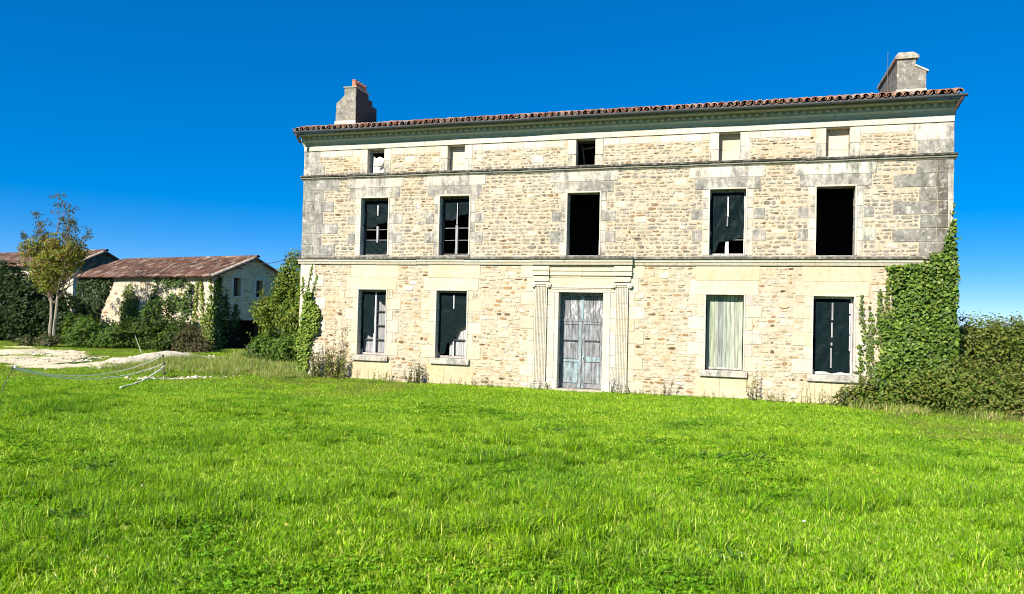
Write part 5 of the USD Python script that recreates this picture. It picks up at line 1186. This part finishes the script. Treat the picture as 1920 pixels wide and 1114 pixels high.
GC = [(.230, .410, .008), (.265, .435, .010), (.190, .360, .007), (.44, .58, .09), (.125, .270, .006)]
GS = [(.46, .55, .12), (.52, .52, .19)]
protos = [(tuft(301, 210, .17, .03, .078, GC + GC + GS[:1]), 'lawn_tuft'), (tuft(302, 210, .17, .025, .07, GC + GC + GS), 'lawn_tuft'), (tuft(303, 200, .17, .04, .095, GC), 'lawn_tuft'),
          (tuft(304, 150, .10, .09, .19, GC + [(.09, .18, .03)], .004, .8), 'tall_tuft'), (tuft(305, 260, .22, .03, .075, [(.23, .30, .04), (.20, .28, .03), (.29, .29, .09), (.16, .24, .022)]), 'dry_tuft'),
          (tuft(306, 120, .16, .08, .26, [(.32, .34, .10), (.25, .31, .06), (.42, .38, .18), (.19, .28, .04)], .004, .7), 'meadow_tuft')]
def clover(seed, n, rad):
    R = np.random.default_rng(seed); mb = MB(); a = R.uniform(0, 2 * np.pi, n); r = np.sqrt(R.random(n)) * rad
    p = np.column_stack([r * np.cos(a), r * np.sin(a), R.uniform(.02, .065, n)]); nn = R.normal(0, .35, (n, 3)) + np.array([0, -.15, 1.0])
    for k in range(3):
        q = a * 3 + k * 2.1; add_leaves(mb, p + np.column_stack([np.cos(q), np.sin(q), np.zeros(n)]) * .009, nn + R.normal(0, .2, (n, 3)), R.uniform(.014, .022, n), leaf_tints(n, [(.135, .29, .010), (.165, .33, .012), (.10, .23, .008)], R, None, .3), R, aspect=.95, fold=.08)
    return mb
protos.append((clover(307, 75, .19), 'clover_patch'))
gi = UsdGeom.PointInstancer.Define(stage, '/World/grass')
keys(gi.GetPrim(), label='bright green rough lawn grass', kind='stuff')
paths = []
for i, (mb, nm_) in enumerate(protos):
    p = fresh('/World/grass', nm_); put_mesh(p, mb, M_GRASS, np.zeros(3)); paths.append(Sdf.Path(p))
gi.CreatePrototypesRel().SetTargets(paths)
R = np.random.default_rng(310)
def scatter(x0, x1, y0, y1, step):
    xs_, ys_ = np.meshgrid(np.arange(x0, x1, step), np.arange(y0, y1, step), indexing='ij'); p = np.column_stack([xs_.ravel(), ys_.ravel()])
    return p + R.uniform(-step * .6, step * .6, p.shape)
def in_view(p, marg=1.2):
    c = np.column_stack([p, ground_z(p[:, 0], p[:, 1]) - CAM_Z]); d = c @ fw; xx = c @ rt; yy = c @ up
    return (d > 1) & (np.abs(xx) < d * .6921 + marg) & (yy > -d * .4016 - marg)
A = []
for (a, b, c, d, stp) in ((-12, 8, 2.6, 8.5, .105), (-20, 10, 8.5, 14, .145), (-28, 12, 14, 21.6, .185), (-36, -12, 21.6, 27, .22), (5, 16, 18, 30, .28), (-46, -14, 27, 40, .38)):
    q = scatter(a, b, c, d, stp); A.append(np.column_stack([q, np.full(len(q), stp)]))
A = np.vstack(A); p = A[:, :2]
keep = in_view(p) & ~((p[:, 0] > HX0 - .05) & (p[:, 0] < HX1 + .05) & (p[:, 1] > HY0 - .06)) & ~((p[:, 0] > -5.25) & (p[:, 0] < -3.65) & (p[:, 1] > 21.2))
# off the gravel
for (cx, cy, rx, ry, h, an) in HEAPS:
    c, s_ = math.cos(an), math.sin(an); dx, dy = p[:, 0] - cx, p[:, 1] - cy; e = ((dx * c + dy * s_) / rx) ** 2 + ((-dx * s_ + dy * c) / ry) ** 2
    keep &= ~(e + 3.4 * (meshkit.fbm(np.column_stack([p * .9, np.zeros(len(p))]), 4, 6) - .5) < .66)
bq = (p - BC[:2]) @ np.stack([BU[:2], BV[:2]], 1); keep &= ~((bq[:, 0] > -.1) & (bq[:, 0] < BL_) & (bq[:, 1] > -.1))
A = A[keep]; p = A[:, :2]; n = len(p)
nz = meshkit.fbm(np.column_stack([p * .35, np.zeros(n)]), 3, 14); nz2 = meshkit.fbm(np.column_stack([p * .9, np.ones(n)]), 3, 15)
idx = R.integers(0, 3, n)
tall = (R.random(n) < np.clip((nz2 - .50) * 1.4, .01, .30)) & (p[:, 1] < 13); idx[tall] = 3
clv = (meshkit.fbm(np.column_stack([p * .7, np.full(n, 9.0)]), 3, 33) > .585) & (R.random(n) < .24) & (p[:, 1] < 16); idx[clv] = 6
dry = (p[:, 1] > 15.5) & (p[:, 0] < -9) & (R.random(n) < np.clip((p[:, 1] - 15) / 7, 0, .7)) | ((p[:, 0] > 3.2) & (p[:, 1] > 15.5) & (R.random(n) < .65)); idx[dry] = 4
mead = (p[:, 0] < -13.0) & (p[:, 0] > -22) & (p[:, 1] > 20.0) & (R.random(n) < np.clip(.08 + (p[:, 1] - 20) * .06, 0, .4)) | ((p[:, 0] > 3.0) & (p[:, 1] > 19.8) & (R.random(n) < .12)); idx[mead] = 5
sc = (.75 + .55 * nz) * R.uniform(.8, 1.2, n); sc *= np.where(A[:, 2] > .2, 1.35, np.where(A[:, 2] > .15, 1.1, 1.0))
gi.CreateProtoIndicesAttr(Vt.IntArray.FromNumpy(idx.astype(np.int32)))
gi.CreatePositionsAttr(Vt.Vec3fArray.FromNumpy(np.column_stack([p, ground_z(p[:, 0], p[:, 1])]).astype(np.float32)))
az_ = R.uniform(0, 2 * np.pi, n); gi.CreateOrientationsAttr(Vt.QuathArray([Gf.Quath(float(math.cos(a / 2)), 0.0, 0.0, float(math.sin(a / 2))) for a in az_]))
wd = np.where(A[:, 2] > .15, 1.4, 1.0)
gi.CreateScalesAttr(Vt.Vec3fArray.FromNumpy(np.column_stack([sc * wd, sc * wd, sc]).astype(np.float32)))
print('grass tufts', n)

# small flowers in the lawn
fl = []
for i, (x_, y_, c) in enumerate([(-5.15, 5.5, 0), (-5.05, 5.3, 1), (-3.2, 4.85, 3), (.55, 6.6, 2), (1.55, 5.0, 4)]):
    mb = MB(); a = np.arange(9) * 2 * np.pi / 9; R_ = np.array([[.003, 0], [.011, .004], [.013, .011], [.006, .017]]); z_ = gzf(x_, y_) + .10
    V = np.array([[x_ + r_ * math.cos(t), y_ + r_ * math.sin(t), z_ + h_] for r_, h_ in R_ for t in a]); ii, jj = np.meshgrid(np.arange(3), np.arange(9), indexing='ij')
    mb.add(V, np.stack([ii * 9 + jj, ii * 9 + (jj + 1) % 9, (ii + 1) * 9 + (jj + 1) % 9, (ii + 1) * 9 + jj], -1).reshape(-1, 4), ((.62, .40, .36), (.62, .50, .10), (.7, .72, .7), (.66, .48, .10), (.62, .42, .40))[c])
    t = thing('clover_flower', ('pale pink clover head in the lower left lawn', 'small yellow flower beside the pink clover at lower left', 'single whitish flower in the lawn right of centre', 'yellow flower near the bottom edge left of the middle', 'pink clover head near the bottom edge at right')[c], 'flower', (x_, y_, gzf(x_, y_)))
    part(t, 'head', mb, M_BOARD); mb = MB(); tube(mb, [(x_, y_, z_ - .1), (x_, y_, z_)], .0015, (.1, .15, .03), 4); part(t, 'stalk', mb, M_LEAF)
